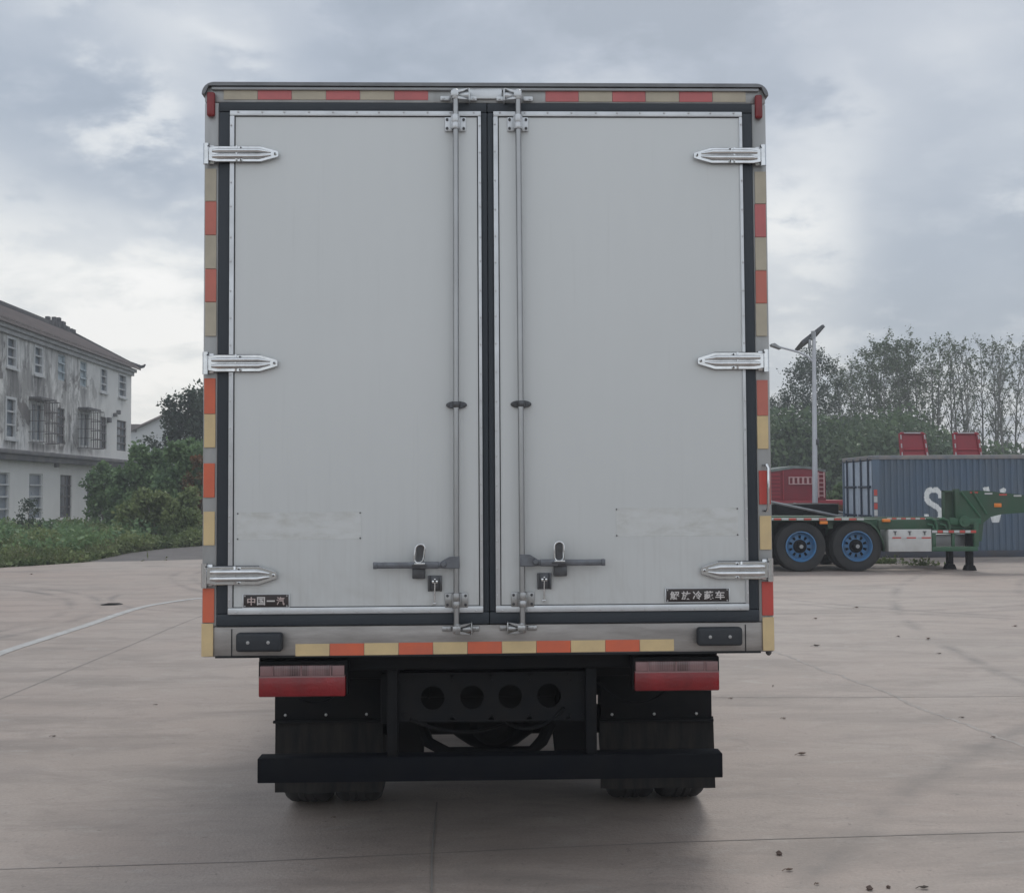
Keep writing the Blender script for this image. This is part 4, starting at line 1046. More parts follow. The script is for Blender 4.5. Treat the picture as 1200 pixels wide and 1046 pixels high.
b.box(x0, xw+0.1, YT+0.68, YT+0.69+0.1, z0, z1-0.01, 0.01)
for k in range(8):
    xx = x0 + (x1-x0)*(k+0.5)/8; b.box(xx-.05, xx+.05, YT+0.12, YT+2.35, z0+0.02, z1-0.02, 0.0)
for yy in (0.7, 1.6): b.box(x0, x1, YT+yy, YT+yy+0.12, z0-0.22, z1-0.003, 0.01)
b.islands('main_beam', 'green', trailer)
b = MB(); b.box(x0, PT(1030, 608)[0], YT+0.13, YT+2.34, z1-0.015, z1+0.005, 0.0)
b.build('deck', 'green', trailer)
# wheel arch plate
arch = [(842, 607), (1000, 607), (1010, 608), (1019, 611), (1026, 617), (1031, 625), (1035, 636), (1036, 643)]
def band(b, pts, t_, y0, y1, mi=0):
    P3 = [PT(*p) for p in pts]; n = len(P3); vs = []
    for (x, z) in P3: vs += [(x, y0, z), (x, y1, z), (x, y0, z-t_), (x, y1, z-t_)]
    fs = []
    for i in range(n-1):
        a, c = 4*i, 4*(i+1)
        fs += [(a, c, c+1, a+1), (a+2, a+3, c+3, c+2), (a, a+2, c+2, c), (a+1, c+1, c+3, a+3)]
    fs += [(0, 1, 3, 2), (4*n-4, 4*n-2, 4*n-1, 4*n-3)]
    b.add(vs, fs, mi)
b = MB(); band(b, arch, 0.05, YT-0.05, YT+0.65); band(b, arch, 0.05, YT+1.85, YT+2.55)
b.build('mudguard', 'green', trailer, recalc=True)
b = MB()
n = 15; names = ['white_strip', 'red_strip']
for i in range(n):
    xa = 880+(1012-880)*i/n; xb = 880+(1012-880)*(i+0.92)/n
    X0, X1, Z0, Z1 = PR(xa, 606.8, xb, 609.2); b.box(X0, X1, YT-0.056, YT-0.0505, Z0, Z1, 0, i % 2)
for i in range(9):
    xa = 1040+(1090-1040)*i/9; X0, X1, Z0, Z1 = PR(xa, 606.5, xa+5, 608.3); b.box(X0, X1, YT+0.012, YT+0.0195, Z0, Z1, 0, i % 2)
for i in range(8):
    xa = 1091+(1143-1091)*i/8; X0, X1, Z0, Z1 = PR(xa, 621, xa+6, 624); b.box(X0, X1, YT-0.058, YT-0.0515, Z0, Z1, 0, i % 2)
for i in range(7):
    xa = 1136+i*17; ya = 576+(xa-1136)*0.075; X0, X1, Z0, Z1 = PR(xa, ya, xa+9, ya+1.8); b.box(X0, X1, YT-0.038, YT-0.0315, Z0, Z1, 0, (i+1) % 2)
b.build('reflective_strip', names, trailer, smooth=False)
# suspension mass between wheels
b = MB()
X0, X1, Z0, Z1 = PR(860, 618, 1022, 650)
b.box(X0, X1, YT+0.75, YT+1.0, Z0+0.12, Z1, 0.03); b.box(X0, X1, YT+1.5, YT+1.75, Z0+0.12, Z1, 0.03)
for px in (873, 939, 1005): x, _ = PT(px, 641); b.tube([(x, YT+0.2, 0.49), (x, YT+2.3, 0.49)], 0.07, 10)
for px in (906, 972): x, _ = PT(px, 641); b.box(x-0.09, x+0.09, YT+0.55, YT+0.95, 0.45, 0.95, 0.02)
b.build('suspension', 'black', trailer)
def big_wheel(px, near):
    x, _ = PT(px, 641); R = 0.495; c = (x, YT+0.15 if near else YT+2.3, R)
    b = MB(); b.lathe(tyre_prof(R, 0.29, 0.285), c, 'y', 56)
    if near: b.lathe(tyre_prof(R, 0.29, 0.285), (x, YT+0.48, R), 'y', 40)
    o = b.build('wheel', 'tyre', trailer)
    if not near: return
    y0 = c[1]-0.145
    b = MB()
    b.lathe([(0.300, y0+0.035), (0.302, y0+0.005), (0.285, y0+0.000), (0.272, y0+0.02), (0.262, y0+0.10), (0.255, y0+0.13), (0.23, y0+0.135)], (x, 0, R), 'y', 40)
    # disc with ten hand holes
    n = 10; ring = MB()
    for k in range(n):
        a0, a1 = 2*PI*(k+0.30)/n, 2*PI*(k+0.70)/n
        a2, a3 = 2*PI*(k-0.30)/n, 2*PI*(k+0.30)/n
        for (aa, ab, ra, rb) in ((a2, a3, 0.10, 0.235), (a0, a1, 0.10, 0.155), (a0, a1, 0.215, 0.235)):
            vs = []
            for q in range(4):
                a = aa+(ab-aa)*q/3
                vs += [(x+ra*math.cos(a), y0+0.10, R+ra*math.sin(a)), (x+rb*math.cos(a), y0+0.125, R+rb*math.sin(a))]
            b.add(vs, [(0, 2, 3, 1), (2, 4, 5, 3), (4, 6, 7, 5)])
    b.build('rim', 'blue_rim', o)
    b = MB(); b.lathe([(0.235, y0+0.19), (0.12, y0+0.19), (0.0002, y0+0.19)], (x, 0, R), 'y', 30)
    b.lathe([(0.135, y0+0.099), (0.13, y0+0.08), (0.115, y0+0.07), (0.085, y0+0.06), (0.075, y0-0.01), (0.06, y0-0.02), (0.0002, y0-0.02)], (x, 0, R), 'y', 24)
    b.build('hub', 'black', o)
    b = MB(); b.lathe([(0.04, y0-0.021), (0.035, y0-0.026), (0.0002, y0-0.026)], (x, 0, R), 'y', 16)
    b.build('hub_cap', 'greymetal', o)
for px in (873, 939, 1005): big_wheel(px, True)
for px in (873, 939, 1005): big_wheel(px, False)
# tool panel
X0, X1, Z0, Z1 = PR(1040.5, 620, 1091, 646)
b = MB(); b.box(X0, X1, YT-0.04, YT+0.45, Z0, Z1, 0.012)
tb = b.build('toolbox', 'white_box', trailer)
b = MB()
for a0, a1 in ((1040.5, 1055), (1057, 1072.5), (1074.5, 1090)):
    x0, x1, z0, z1 = PR(a0, 629, a1, 630.6); b.box(x0, x0+(x1-x0)*.28, YT-0.048, YT-0.0405, z0, z1, 0, 1); b.box(x0+(x1-x0)*.3, x1, YT-0.048, YT-0.0405, z0, z1, 0, 0)
b.build('reflective_strip', ['red_strip', 'white_strip'], tb, smooth=False)
b = MB()
for px in (1048, 1065, 1082.5):
    x0, x1, z0, z1 = PR(px-2, 622, px+2, 623); b.box(x0, x1, YT-0.055, YT-0.0405, z0, z1)
    b.box((x0+x1)/2-0.008, (x0+x1)/2+0.012, YT-0.055, YT-0.0405, z0-0.06, z0)
b.islands('latch', 'darksteel', tb)
# side guard frame over the landing legs
b = MB()
for r_ in ((1091.5, 620.5, 1145, 625), (1091.5, 640, 1145, 645.5)):
    x0, x1, z0, z1 = PR(*r_); b.box(x0, x1, YT-0.05, YT+0.03, z0, z1, 0.008)
for r_ in ((1091.5, 625, 1096, 640), (1115, 625, 1118, 640), (1140.5, 612, 1146, 640)):
    x0, x1, z0, z1 = PR(*r_); b.box(x0, x1, YT-0.045, YT+0.025, z0+.001, z1-.001, 0.006)
b.build('side_guard', 'green_lt', trailer)
b = MB()
x0, x1, z0, z1 = PR(1097, 632, 1140, 641); b.box(x0, x1, YT+0.3, YT+1.9, z0, z1+0.1, 0.02)
b.build('under_frame', 'greymetal', trailer)
for (a0, a1, yy, pb) in ((1111, 1117.5, 0.55, 666), (1134, 1141, 0.12, 668)):
    x0, x1, _, _ = PR(a0, 645, a1, 660, YT+yy)
    b = MB(); b.box(x0, x1, YT+yy, YT+yy+0.13, 0.04, 0.95, 0.01)
    b.prism([(x0-0.05, 0.0), (x1+0.05, 0.0), (x1+0.01, 0.10), (x0-0.01, 0.10)], YT+yy+0.16, 'y', YT+yy-0.03, 0.003)
    b.build('landing_leg', 'black', trailer)
# gooseneck
goose = [(1124, 575), (1146, 574.5), (1166, 576), (1200, 580), (1262, 586), (1262, 602), (1200, 600.5), (1172, 602.5), (1160, 605.5), (1152, 612), (1149.5, 634), (1141, 634), (1139, 607.5), (1124, 607.5)]
for i, (ya, yb) in enumerate(((YT-0.03, YT+0.05), (YT+0.22, YT+0.30))):
    b = MB(); b.prism([PT(*p) for p in goose], yb, 'y', ya); o = b.build('gooseneck', 'green', trailer, smooth=False)
    if i == 0:
        b = MB()
        for p, q in (((1125, 576), (1148, 606)), ((1139, 576), (1155, 602))):
            (xa, za), (xb, zb_) = PT(*p), PT(*q)
            b.tube([(xa, YT-0.045, za), (xb, YT-0.045, zb_)], 0.022, 6)
        b.islands('rib', 'green_lt', o)
b = MB()
x0, x1, z0, z1 = PR(1105, 574.5, 1124, 607.5)
b.box(x0, x0+0.04, YT+0.0, YT+0.08, z0, z1, 0.004); b.box(x1-0.09, x1, YT-0.035, YT+0.1, z0, z1+0.03, 0.004); b.box(x0, x1, YT+0.0, YT+0.06, z1-0.03, z1, 0.004)
b.box(x0+0.0405, x1-0.0905, YT+0.10, YT+0.14, z0, z1-0.0305)
b.box(x1+0.3, PT(1262, 590)[0], YT+0.051, YT+0.219, PT(1200, 586)[1], PT(1200, 584)[1])
b.build('headboard', 'green', trailer)
b = MB()
x, z = PT(1129, 610.5); b.lathe([(0.0002, YT-0.09), (0.05, YT-0.09), (0.052, YT-0.08), (0.11, YT-0.08), (0.115, YT-0.03)], (x, 0, z), 'y', 20)
x0, x1, z0, z1 = PR(1112, 606, 1150, 615); b.box(x0, x1, YT-0.031, YT+0.015, z0, z1, 0.02)
for px in (1093, 1108):
    P3 = [PT(px-8, 608), PT(px-3, 607.5), PT(px+2, 610), PT(px+4, 616), PT(px+4, 621)]
    b.tube([(x, YT-0.03, z) for x, z in P3], 0.028, 8)
    P3 = [PT(px-7, 614), PT(px-1, 615), PT(px+1, 620)]
    b.tube([(x, YT-0.03, z) for x, z in P3], 0.02, 8)
b.build('winch_bracket', 'green_lt', trailer)
for (px, py) in ((964.5, 612), (1038, 609.5)):
    x0, x1, z0, z1 = PR(px-4.5, py-1.8, px+4.5, py+1.8)
    b = MB(); b.box(x0, x1, YT-0.06 if px > 1000 else YT-0.065, YT+0.018, z0, z1, 0.008); b.build('side_marker', 'amber', trailer)
x0, x1, z0, z1 = PR(1164, 589.5, 1172.5, 594); b = MB(); b.box(x0, x1, YT-0.05, YT-0.031, z0, z1, 0.006); b.build('side_marker', 'amber', trailer)
offset_children(trailer, (org.x, YT+1.2, 0))

# ---------------------------------------------------------------- shipping container
YC = 26.3; DC = 2.44
cx0 = at(1023.5, 600, YC).x; cz1 = at(1100, 533, YC).z; CL = 12.19
print('container top', cz1)
cont = empty('shipping_container', (cx0, YC, 0), label='blue-grey corrugated shipping container with white stencilled letters, behind the green trailer', cat='container')
# local coordinates: x along, y depth, z up
per, dep = 0.150, 0.030
def corr(x):
    u = (x/per) % 1.0
    if u < 0.34: return 0
    if u < 0.5: return (u-0.34)/0.16*dep
    if u < 0.84: return dep
    return (1-u)/0.16*dep
b = MB(); xs = []; x = 0.10
while x < CL-0.10:
    k = math.floor(x/per+1e-9)
    for q in (0, .34, .5, .84):
        xx = (k+q)*per
        if 0.10 <= xx < CL-0.10: xs.append(xx)
    x = (k+1)*per
xs = sorted(set(xs)); zs = (0.16, cz1-0.10)
for yy, sg in ((0.02, 1), (DC-0.02, -1)):
    vs = []
    for xx in xs:
        for zz in zs: vs.append((xx, yy+sg*corr(xx), zz))
    b.add(vs, [(2*i, 2*i+2, 2*i+3, 2*i+1) if sg > 0 else (2*i+1, 2*i+3, 2*i+2, 2*i) for i in range(len(xs)-1)])
b.box(CL-0.06, CL-0.02, 0.05, DC-0.05, 0.1, cz1-0.05)
b.box(0.03, CL-0.03, 0.05, DC-0.05, cz1-0.05, cz1-0.02); b.box(0.05, CL-0.05, 0.06, DC-0.06, 0.10, 0.15)
b.build('side_wall', 'container', cont, smooth=False)
b = MB()
for yy in (0.0, DC-0.10):
    b.box(0.0, CL, yy, yy+0.10, cz1-0.10, cz1, 0.01)
for xx in (0.0, CL-0.10):
    b.box(xx, xx+0.10, 0.101, DC-0.101, cz1-0.10, cz1, 0.01)
b.islands('top_rail', 'cont_rail', cont)
b = MB()
for yy in (0.0, DC-0.10): b.box(0.0, CL, yy, yy+0.10, 0.0, 0.16, 0.01)
for xx in (0.0, CL-0.10): b.box(xx, xx+0.10, 0.101, DC-0.101, 0, 0.16, 0.01)
b.islands('base_rail', 'cont_dark', cont)
b = MB()
for xx in (0.0, CL-0.16):
    for yy in (0.0, DC-0.10): b.box(xx+0.002, xx+0.158, yy+0.002, yy+0.098, 0.161, cz1-0.101, 0.006)
b.islands('corner_post', 'container', cont)
for yy in (0.11, DC/2+0.01):
    b = MB(); b.box(0.03, 0.08, yy, yy+DC/2-0.12, 0.18, cz1-0.12, 0.004)
    for q in range(5):
        pass
    d = b.build('door', 'cont_door', cont)
    b = MB()
    for u in (0.22, 0.72):
        y_ = yy+(DC/2-0.12)*u; b.tube([(0.0, y_, 0.14), (0.0, y_, cz1-0.06)], 0.024, 8)
    for z_ in (0.95, 1.65): b.box(-0.01, 0.03, yy+0.1, yy+DC/2-0.2, z_, z_+0.05, 0.004)
    b.islands('lock_bar', 'cont_bar', d)
b = MB()
for i in range(8): b.box(0.02, 0.10, -0.006, -0.0005, 0.35+0.16*i, 0.49+0.16*i, 0, i % 2)
b.build('reflective_strip', ['white_strip', 'red_strip'], cont, smooth=False)
# stencilled letters follow the corrugation
def inside(p, poly):
    c = False; n = len(poly); j = n-1
    for i in range(n):
        xi, yi = poly[i]; xj, yj = poly[j]
        if (yi > p[1]) != (yj > p[1]) and p[0] < (xj-xi)*(p[1]-yi)/(yj-yi)+xi: c = not c
        j = i
    return c
def letter(polys, holes=()):
    st = 0.012; vs = []; fs = []
    allp = [q for P in polys for q in P]
    X0, X1 = min(p[0] for p in allp), max(p[0] for p in allp); Z0, Z1 = min(p[1] for p in allp), max(p[1] for p in allp)
    for i in range(int((X1-X0)/st)+1):
        for j in range(int((Z1-Z0)/st)+1):
            x, z = X0+(i+.5)*st, Z0+(j+.5)*st
            if any(inside((x, z), P) for P in polys) and not any(inside((x, z), P) for P in holes):
                o = len(vs)
                for (a, c) in ((0, 0), (1, 0), (1, 1), (0, 1)):
                    xx, zz = X0+(i+a)*st, Z0+(j+c)*st; vs.append((xx, 0.02+corr(xx)-0.004, zz))
                fs.append((o, o+1, o+2, o+3))
    MB().add(vs, fs).build('painted_letter', 'cont_paint', cont, smooth=False)
def CP(px, py): p = at(px, py, YC); return (p.x-cx0, p.z)
# S: rounded angular stencil with a slit in the top; pixels of the photograph
S_out = [(1083.5, 577), (1086, 573), (1090, 570.5), (1091.5, 570.5), (1093.5, 572.5), (1096, 570.5), (1098.5, 570.5), (1102, 573), (1105, 577), (1105, 583.5), (1099.5, 583.5), (1099.5, 579), (1097.5, 577), (1091.5, 577), (1089.5, 579), (1089.5, 583), (1091.5, 586), (1101, 592), (1104.5, 596), (1105.5, 600), (1105.5, 606), (1102, 611), (1097, 613.5), (1091, 613.5), (1086, 611), (1083.5, 607), (1083.5, 602.5), (1089, 602.5), (1089.5, 605.5), (1092, 607.5), (1097, 607.5), (1099.5, 605), (1099.5, 600), (1097.5, 597), (1087.5, 591), (1084, 587), (1083.2, 583)]
letter([[CP(*p) for p in S_out]])
V_out = [(1152.5, 571), (1159, 570), (1161, 575), (1167, 596), (1172.5, 575), (1171.5, 573.5), (1177.5, 571), (1179.5, 573), (1178.5, 577), (1171.5, 612), (1163.5, 612), (1156, 583)]
letter([[CP(*p) for p in V_out]])

# ---------------------------------------------------------------- red ramps of a trailer behind the container
YR = 30.5
rt = empty('red_ramp_trailer', (at(1110, 600, YR).x, YR+0.6, 0), label='red trailer hidden behind the container except for its two raised red loading ramps', cat='trailer')
def RX(px, py, Y=YR): p = at(px, py, Y); return p.x-rt.location.x, p.z
for (tl, tr_, bl, br) in (((1063, 506.5), (1091, 506.5), (1065, 532), (1095, 532)), ((1127, 506.5), (1155, 506.5), (1129, 532), (1159, 532))):
    (xa, za), (xb, zb_), (xc_, zc_), (xd, zd) = RX(*tl), RX(*tr_), RX(*bl), RX(*br)
    # extend the ramp down to the trailer deck
    def dn(x_t, z_t, x_b, z_b, z): k = (z_t-z)/(z_t-z_b); return x_t+(x_b-x_t)*k
    zl = 1.15; xL, xR_ = dn(xa, za, xc_, zc_, zl), dn(xb, zb_, xd, zd, zl)
    y = 0.0 
    b = MB(); b.prism([(xa, za), (xb, zb_), (xR_, zl), (xL, zl)], y-0.02, 'y', y+0.04); 
    ro = b.build('ramp', 'redramp', rt, smooth=False)
    b = MB()
    b.tube([(xa, y-0.04, za), (xL, y-0.04, zl)], 0.05, 6); b.tube([(xb, y-0.04, zb_), (xR_, y-0.04, zl)], 0.05, 6)
    b.tube([(xa, y-0.04, za), (xb, y-0.04, zb_)], 0.035, 6)
    for z_ in (zb_-0.45, zb_-0.85, zb_-1.25): b.tube([(dn(xa, za, xc_, zc_, z_), y-0.03, z_), (dn(xb, zb_, xd, zd, z_), y-0.03, z_)], 0.03, 6)
    b.build('ramp_frame', 'redramp', ro)
    b = MB()
    for k in range(6):
        if k % 2: continue
        for (xt, zt_, xq, zq) in ((xa, za, xL, zl), (xb, zb_, xR_, zl)):
            u0, u1 = 0.02+k*0.06, 0.02+(k+1)*0.06
            p, q = Vector((xt+(xq-xt)*u0, y-0.085, zt_+(zq-zt_)*u0)), Vector((xt+(xq-xt)*u1, y-0.085, zt_+(zq-zt_)*u1))
            b.tube([p, q], 0.022, 4)
    b.tube([(xa+0.1, y-0.075, za+0.012), (xb-0.1, y-0.075, zb_+0.012)], 0.022, 4)
    b.build('reflective_strip', 'white_strip', ro)
xa, _ = RX(1055, 560); xb, _ = RX(1220, 560)
b = MB(); b.box(xa, xb, 0.05, 2.4, 0.95, 1.15, 0.02); b.build('deck', 'redramp', rt)
for px in (1100, 1130, 1160):
    x, _ = RX(px, 600); b = MB(); b.lathe(tyre_prof(0.5, 0.5, 0.28), (x, 0.35, 0.5), 'y', 24); b.lathe(tyre_prof(0.5, 0.5, 0.28), (x, 2.1, 0.5), 'y', 24); b.islands('wheel', 'tyre', rt)
b = MB()
for px in (1100, 1130, 1160):
    x, _ = RX(px, 600); b.tube([(x, 0.2, 0.5), (x, 2.2, 0.5)], 0.29, 12); b.box(x-.1, x+.1, 0.6, 1.8, 0.5, 0.95)
b.build('axle', 'black', rt)

# ---------------------------------------------------------------- red box trailer at left of container
YB = 34.0
rb = empty('red_cargo_trailer', (at(930, 600, YB).x, YB+1.2, 0), label='dark red cargo trailer with a grey tarpaulin and a pale ladder, behind the lamp post', cat='trailer')
def BX(px, py, Y=YB): p = at(px, py, Y); return p.x-rb.location.x, p.z
def BR(x0, y0, x1, y1, Y=YB):
    xm, ym = (x0+x1)/2, (y0+y1)/2
    return BX(x0, ym, Y)[0], BX(x1, ym, Y)[0], BX(xm, y1, Y)[1], BX(xm, y0, Y)[1]
top = [(860, 553), (900, 552), (915, 550), (930, 547.5), (945, 548), (958, 550), (967, 552)]
b = MB(); b.prism([BX(*p) for p in top] + [BX(968, 586), BX(860, 586)], 1.2, 'y', -1.2)
body = b.build('cargo_box', 'redtruck', rb, smooth=False)
b = MB()
TP = [BX(*p) for p in top]; vs = []
for (x, z) in TP: vs += [(x, -1.23, z+0.05), (x, 1.23, z+0.05), (x, -1.23, z-0.03), (x, 1.23, z-0.03)]
fs = []
for i in range(len(TP)-1):
    a, c = 4*i, 4*i+4; fs += [(a, c, c+1, a+1), (a, a+2, c+2, c)]
b.add(vs, fs); b.build('tarpaulin', 'tarp', rb)
b = MB(); x0, x1, z0, z1 = BR(924, 558.5, 952, 567.5)
frame_ring(b, x0, x1, z0, z1, x0+0.03, x1-0.03, z0+0.03, z1-0.03, -1.25, -1.205, 0)
for k in range(1, 5): xx = x0+(x1-x0)*k/5; b.box(xx-.03, xx+.03, -1.248, -1.206, z0+0.031, z1-0.031)
b.build('vent_frame', 'pinkframe', rb)
b = MB(); xl0, xl1, zl0, zl1 = BR(958.5, 553, 965, 583)
for xx in (xl0, xl1): b.tube([(xx, -1.27, zl0), (xx, -1.27, zl1)], 0.02, 6)
for k in range(6): z_ = zl0+(zl1-zl0)*(k+.5)/6; b.tube([(xl0, -1.27, z_), (xl1, -1.27, z_)], 0.016, 6)
b.build('ladder', 'pinkframe', rb)
b = MB()
for k in range(7):
    x0, x1, z0, z1 = BR(903, 555+k*4.3, 914, 557+k*4.3); b.box(x0, x1, -1.22, -1.2005, z0, z1)
for px in (917, 956):
    x0, x1, z0, z1 = BR(px, 551, px+1.5, 586); b.box(x0, x1, -1.24, -1.2005, z0, z1)
b.islands('slat', 'redramp', rb)
b = MB(); x0, x1, z0, z1 = BR(850, 586, 990, 592); b.box(x0, x1, -1.2, 1.2, z0, z1-0.002, 0.02); b.build('platform', 'redramp', rb)
b = MB(); x0, x1, z0, z1 = BR(850, 592, 985, 601); b.box(x0, x1, -0.5, 0.5, z0, z1-0.002, 0.02)
for px in (880, 915, 960):
    x, _ = BX(px, 600); b.tube([(x, -1, .5), (x, 1, .5)], 0.26, 12)
    wb = MB(); wb.lathe(tyre_prof(0.5, 0.3, 0.25), (x, -1.0, 0.5), 'y', 24); wb.lathe(tyre_prof(0.5, 0.3, 0.25), (x, 1.0, 0.5), 'y', 24); wb.islands('wheel', 'tyre', rb)
b.box(-0.2, 0.2, -0.45, 0.45, 0.5, 0.9)
b.build('running_gear', 'black', rb)
# slanting grey ramps on a flat trailer just behind the green one
YF = 29.0
fr = empty('flatbed_trailer', (at(930, 600, YF).x, YF+1.0, 0), label='dark flatbed trailer with slanting pale metal rails, in front of the red cargo trailer', cat='trailer')
def FX(px, py, yy=0.0): p = at(px, py, YF+yy); return (p.x-fr.location.x, yy-1.0, p.z)
for (p, q, yy) in (((880, 583), (992, 606.5), 0.0), ((880, 586), (992, 608), 0.3), ((880, 592), (960, 608), 1.5), ((930, 590), (1000, 603), 1.8)):
    b = MB(); b.tube([FX(*p, yy), FX(*q, yy)], 0.035, 6); b.build('rail', 'greymetal', fr)
b = MB(); (x0, _, z1) = FX(850, 600); (x1, _, z0) = FX(1012, 607)
b.box(x0, x1, -1.0, 1.2, 0.72, 0.95, 0.02); b.box(x0, x0+3, -0.9, 1.1, 0.95, 1.25, 0.05)
for k in range(5): b.box(x0+0.8*k+0.5, x0+0.8*k+0.56, -0.9, 1.0, 0.95, 1.35-0.07*k)
b.build('deck', 'black', fr)
b = MB()
for px in (880, 915):
    (x, _, _) = FX(px, 600)
    wb = MB(); wb.lathe(tyre_prof(0.45, 0.3, 0.22), (x, -0.8, 0.45), 'y', 24); wb.lathe(tyre_prof(0.45, 0.3, 0.22), (x, 1.0, 0.45), 'y', 24); wb.islands('wheel', 'tyre', fr)
    b.tube([(x, -0.8, .45), (x, 1, .45)], 0.225, 12)
b.box(x1-1.3, x1-1.1, -0.7, -0.5, 0, 0.73); b.box(x1-1.3, x1-1.1, 0.7, 0.9, 0, 0.73)
b.build('running_gear', 'tyre', fr)

# ---------------------------------------------------------------- solar street lamp
YL = 30.8
lp = at(955.5, 640, YL)
lamp = empty('street_lamp', (lp.x, YL, 0), label='tall white solar street lamp post with tilted panel and curved arm', cat='street lamp')
def LX(px, py): p = at(px, py, YL); return p.x-lp.x, p.z
xt, zt = LX(953.8, 389)
b = MB(); b.tube([(0, 0, 0), (xt*.5, 0, zt*.5), (xt, 0, zt)], [0.083, 0.068, 0.048], 16)
b.lathe([(0.16, 0.0), (0.16, 0.02), (0.084, 0.025)], (0, 0, 0), 'z', 16)
b.build('pole', 'pole', lamp)
P3 = [LX(953.5, 425), LX(946, 417.5), LX(935, 412.5), LX(921, 408.5), LX(911, 406)]
b = MB(); b.tube([(x, 0, z) for x, z in smooth_pts(P3, 4)], 0.03, 8); b.build('arm', 'pole', lamp)
(xa, za), (xb, zb_) = LX(902.5, 403.5), LX(915, 407.5)
b = MB(); b.prism([(xa, za), (xa+0.02, za-0.05), (xb-0.02, zb_-0.05), (xb, zb_-0.01), (xb-0.1, zb_+0.06), (xa+0.1, za+0.03)], 0.12, 'y', -0.12, 0.01); b.build('lamp_head', 'greymetal', lamp)
(xa, za), (xb, zb_) = LX(940.5, 402), LX(966, 382)
d = Vector((xb-xa, 0, zb_-za)); nrm = Vector((-d.z, 0, d.x)).normalized()*0.02
b = MB(); yy = 0.55
for mi, (o0, o1, e) in enumerate(((-1.2, 1.0, 0), (1.02, 1.3, 0.03))):
    A, B = Vector((xa, 0, za))+d*e, Vector((xb, 0, zb_))-d*e
    v8 = []
    for P0, off in ((A, o0), (B, o0), (B, o1), (A, o1)):
        for y_ in (-yy+e, yy-e): v8.append(P0+nrm*off*2+Vector((0, y_, 0)))
    b.add(v8, [(0, 2, 3, 1), (4, 6, 7, 5), (0, 4+2, 4, 2), (0, 1, 7, 6), (2, 4, 5, 3), (1, 3, 5, 7)], mi)
sp = b.build('solar_panel', ['darksteel', 'solar'], lamp, smooth=False, recalc=True); sp.rotation_euler = (-0.10, 0, math.radians(-4)); sp.location = (0, 0, 0)
b = MB(); x, z = LX(953, 393); b.tube([(x, 0, z-0.1), (x, 0, z+0.12)], 0.06, 10); x2, z2 = LX(949, 403)
b.tube([(x, 0, z), (x2, 0, z2+0.15)], 0.012, 6); b.box(x2-0.04, x2+0.03, -0.05, 0.05, z2-0.12, z2+0.12, 0.01)
b.build('panel_mount', 'greymetal', lamp)
b = MB(); x, z = LX(957, 518); b.box(x-0.03, x+0.05, -0.08, 0.0, z-0.08, z+0.08, 0.01); b.build('control_box', 'darksteel', lamp)

# ---------------------------------------------------------------- left building
A0 = Vector((-22.2, 48.2)); A1 = Vector((-22.8, 66.3)); du = (A1-A0).normalized(); WL = (A1-A0).length
nrm2 = Vector((du.y, -du.x))     # facing +X
BA = math.atan2(du.y, du.x)
START = -10.0       # building starts this far before A0
bld = empty('weathered_building', (A0.x, A0.y, 0), BA, label='three-storey weathered white building with stained walls and grey tiled roof at left', cat='building')
# local: x along wall, y = away from yard (positive = into building), z up
def W_(px, py):
    d = ray(px, py); n = Vector((nrm2.x, nrm2.y, 0)); o = Vector((A0.x, A0.y, 0)) - Vector((0, 0, CAM_H))
    k = o.dot(n)/d.dot(n); p = Vector((0, 0, CAM_H)) + d*k
    return (Vector((p.x, p.y))-A0).dot(du), p.z
EZ = 9.3; RZ = 11.1; DB = 7.0
def wall_with_holes(b, x0, x1, z0, z1, rects, th=0.25):
    xs = sorted({x0, x1, *[r[0] for r in rects], *[r[1] for r in rects]}); zs = sorted({z0, z1, *[r[2] for r in rects], *[r[3] for r in rects]})
    for i in range(len(xs)-1):
        for j in range(len(zs)-1):
            cx_, cz_ = (xs[i]+xs[i+1])/2, (zs[j]+zs[j+1])/2
            if any(r[0] < cx_ < r[1] and r[2] < cz_ < r[3] for r in rects): continue
            b.add([(xs[i], 0, zs[j]), (xs[i+1], 0, zs[j]), (xs[i+1], 0, zs[j+1]), (xs[i], 0, zs[j+1])], [(0, 1, 2, 3)])
    for (a, c, e, f) in rects:
        b.add([(a, 0, e), (c, 0, e), (c, 0, f), (a, 0, f), (a, th, e), (c, th, e), (c, th, f), (a, th, f)], [(0, 4, 5, 1), (1, 5, 6, 2), (2, 6, 7, 3), (3, 7, 4, 0)])
# windows: px rect, kind
WIN = [((8, 398, 18.5, 432), 'f3'), ((40, 408, 49.5, 441), 'f3'), ((68, 416, 77, 447), 'p'), ((94, 423, 102, 453), 'p'), ((118, 431, 125, 457), 'f3'), ((139, 437, 147.3, 462), 'f3'),
       ((6.5, 467, 18, 513), 'f2'), ((36, 471, 50, 517), 'cage'), ((67, 479, 76, 520), 'd'), ((93, 484, 104, 523), 'cage'), ((117.5, 489, 125, 526), 'd'), ((137, 492, 148, 528), 'd'),
       ((-9, 555, 11, 611), 'g'), ((34, 556, 50, 608), 'g'), ((70.5, 556, 84, 606), 'k'), ((102, 556, 115, 604), 'k')]
rects = []
for r_, k in WIN:
    xm, ym = (r_[0]+r_[2])/2, (r_[1]+r_[3])/2
    a, c = W_(r_[0], ym)[0], W_(r_[2], ym)[0]; f, e = W_(xm, r_[1])[1], W_(xm, r_[3])[1]
    rects.append((a, c, e, f))
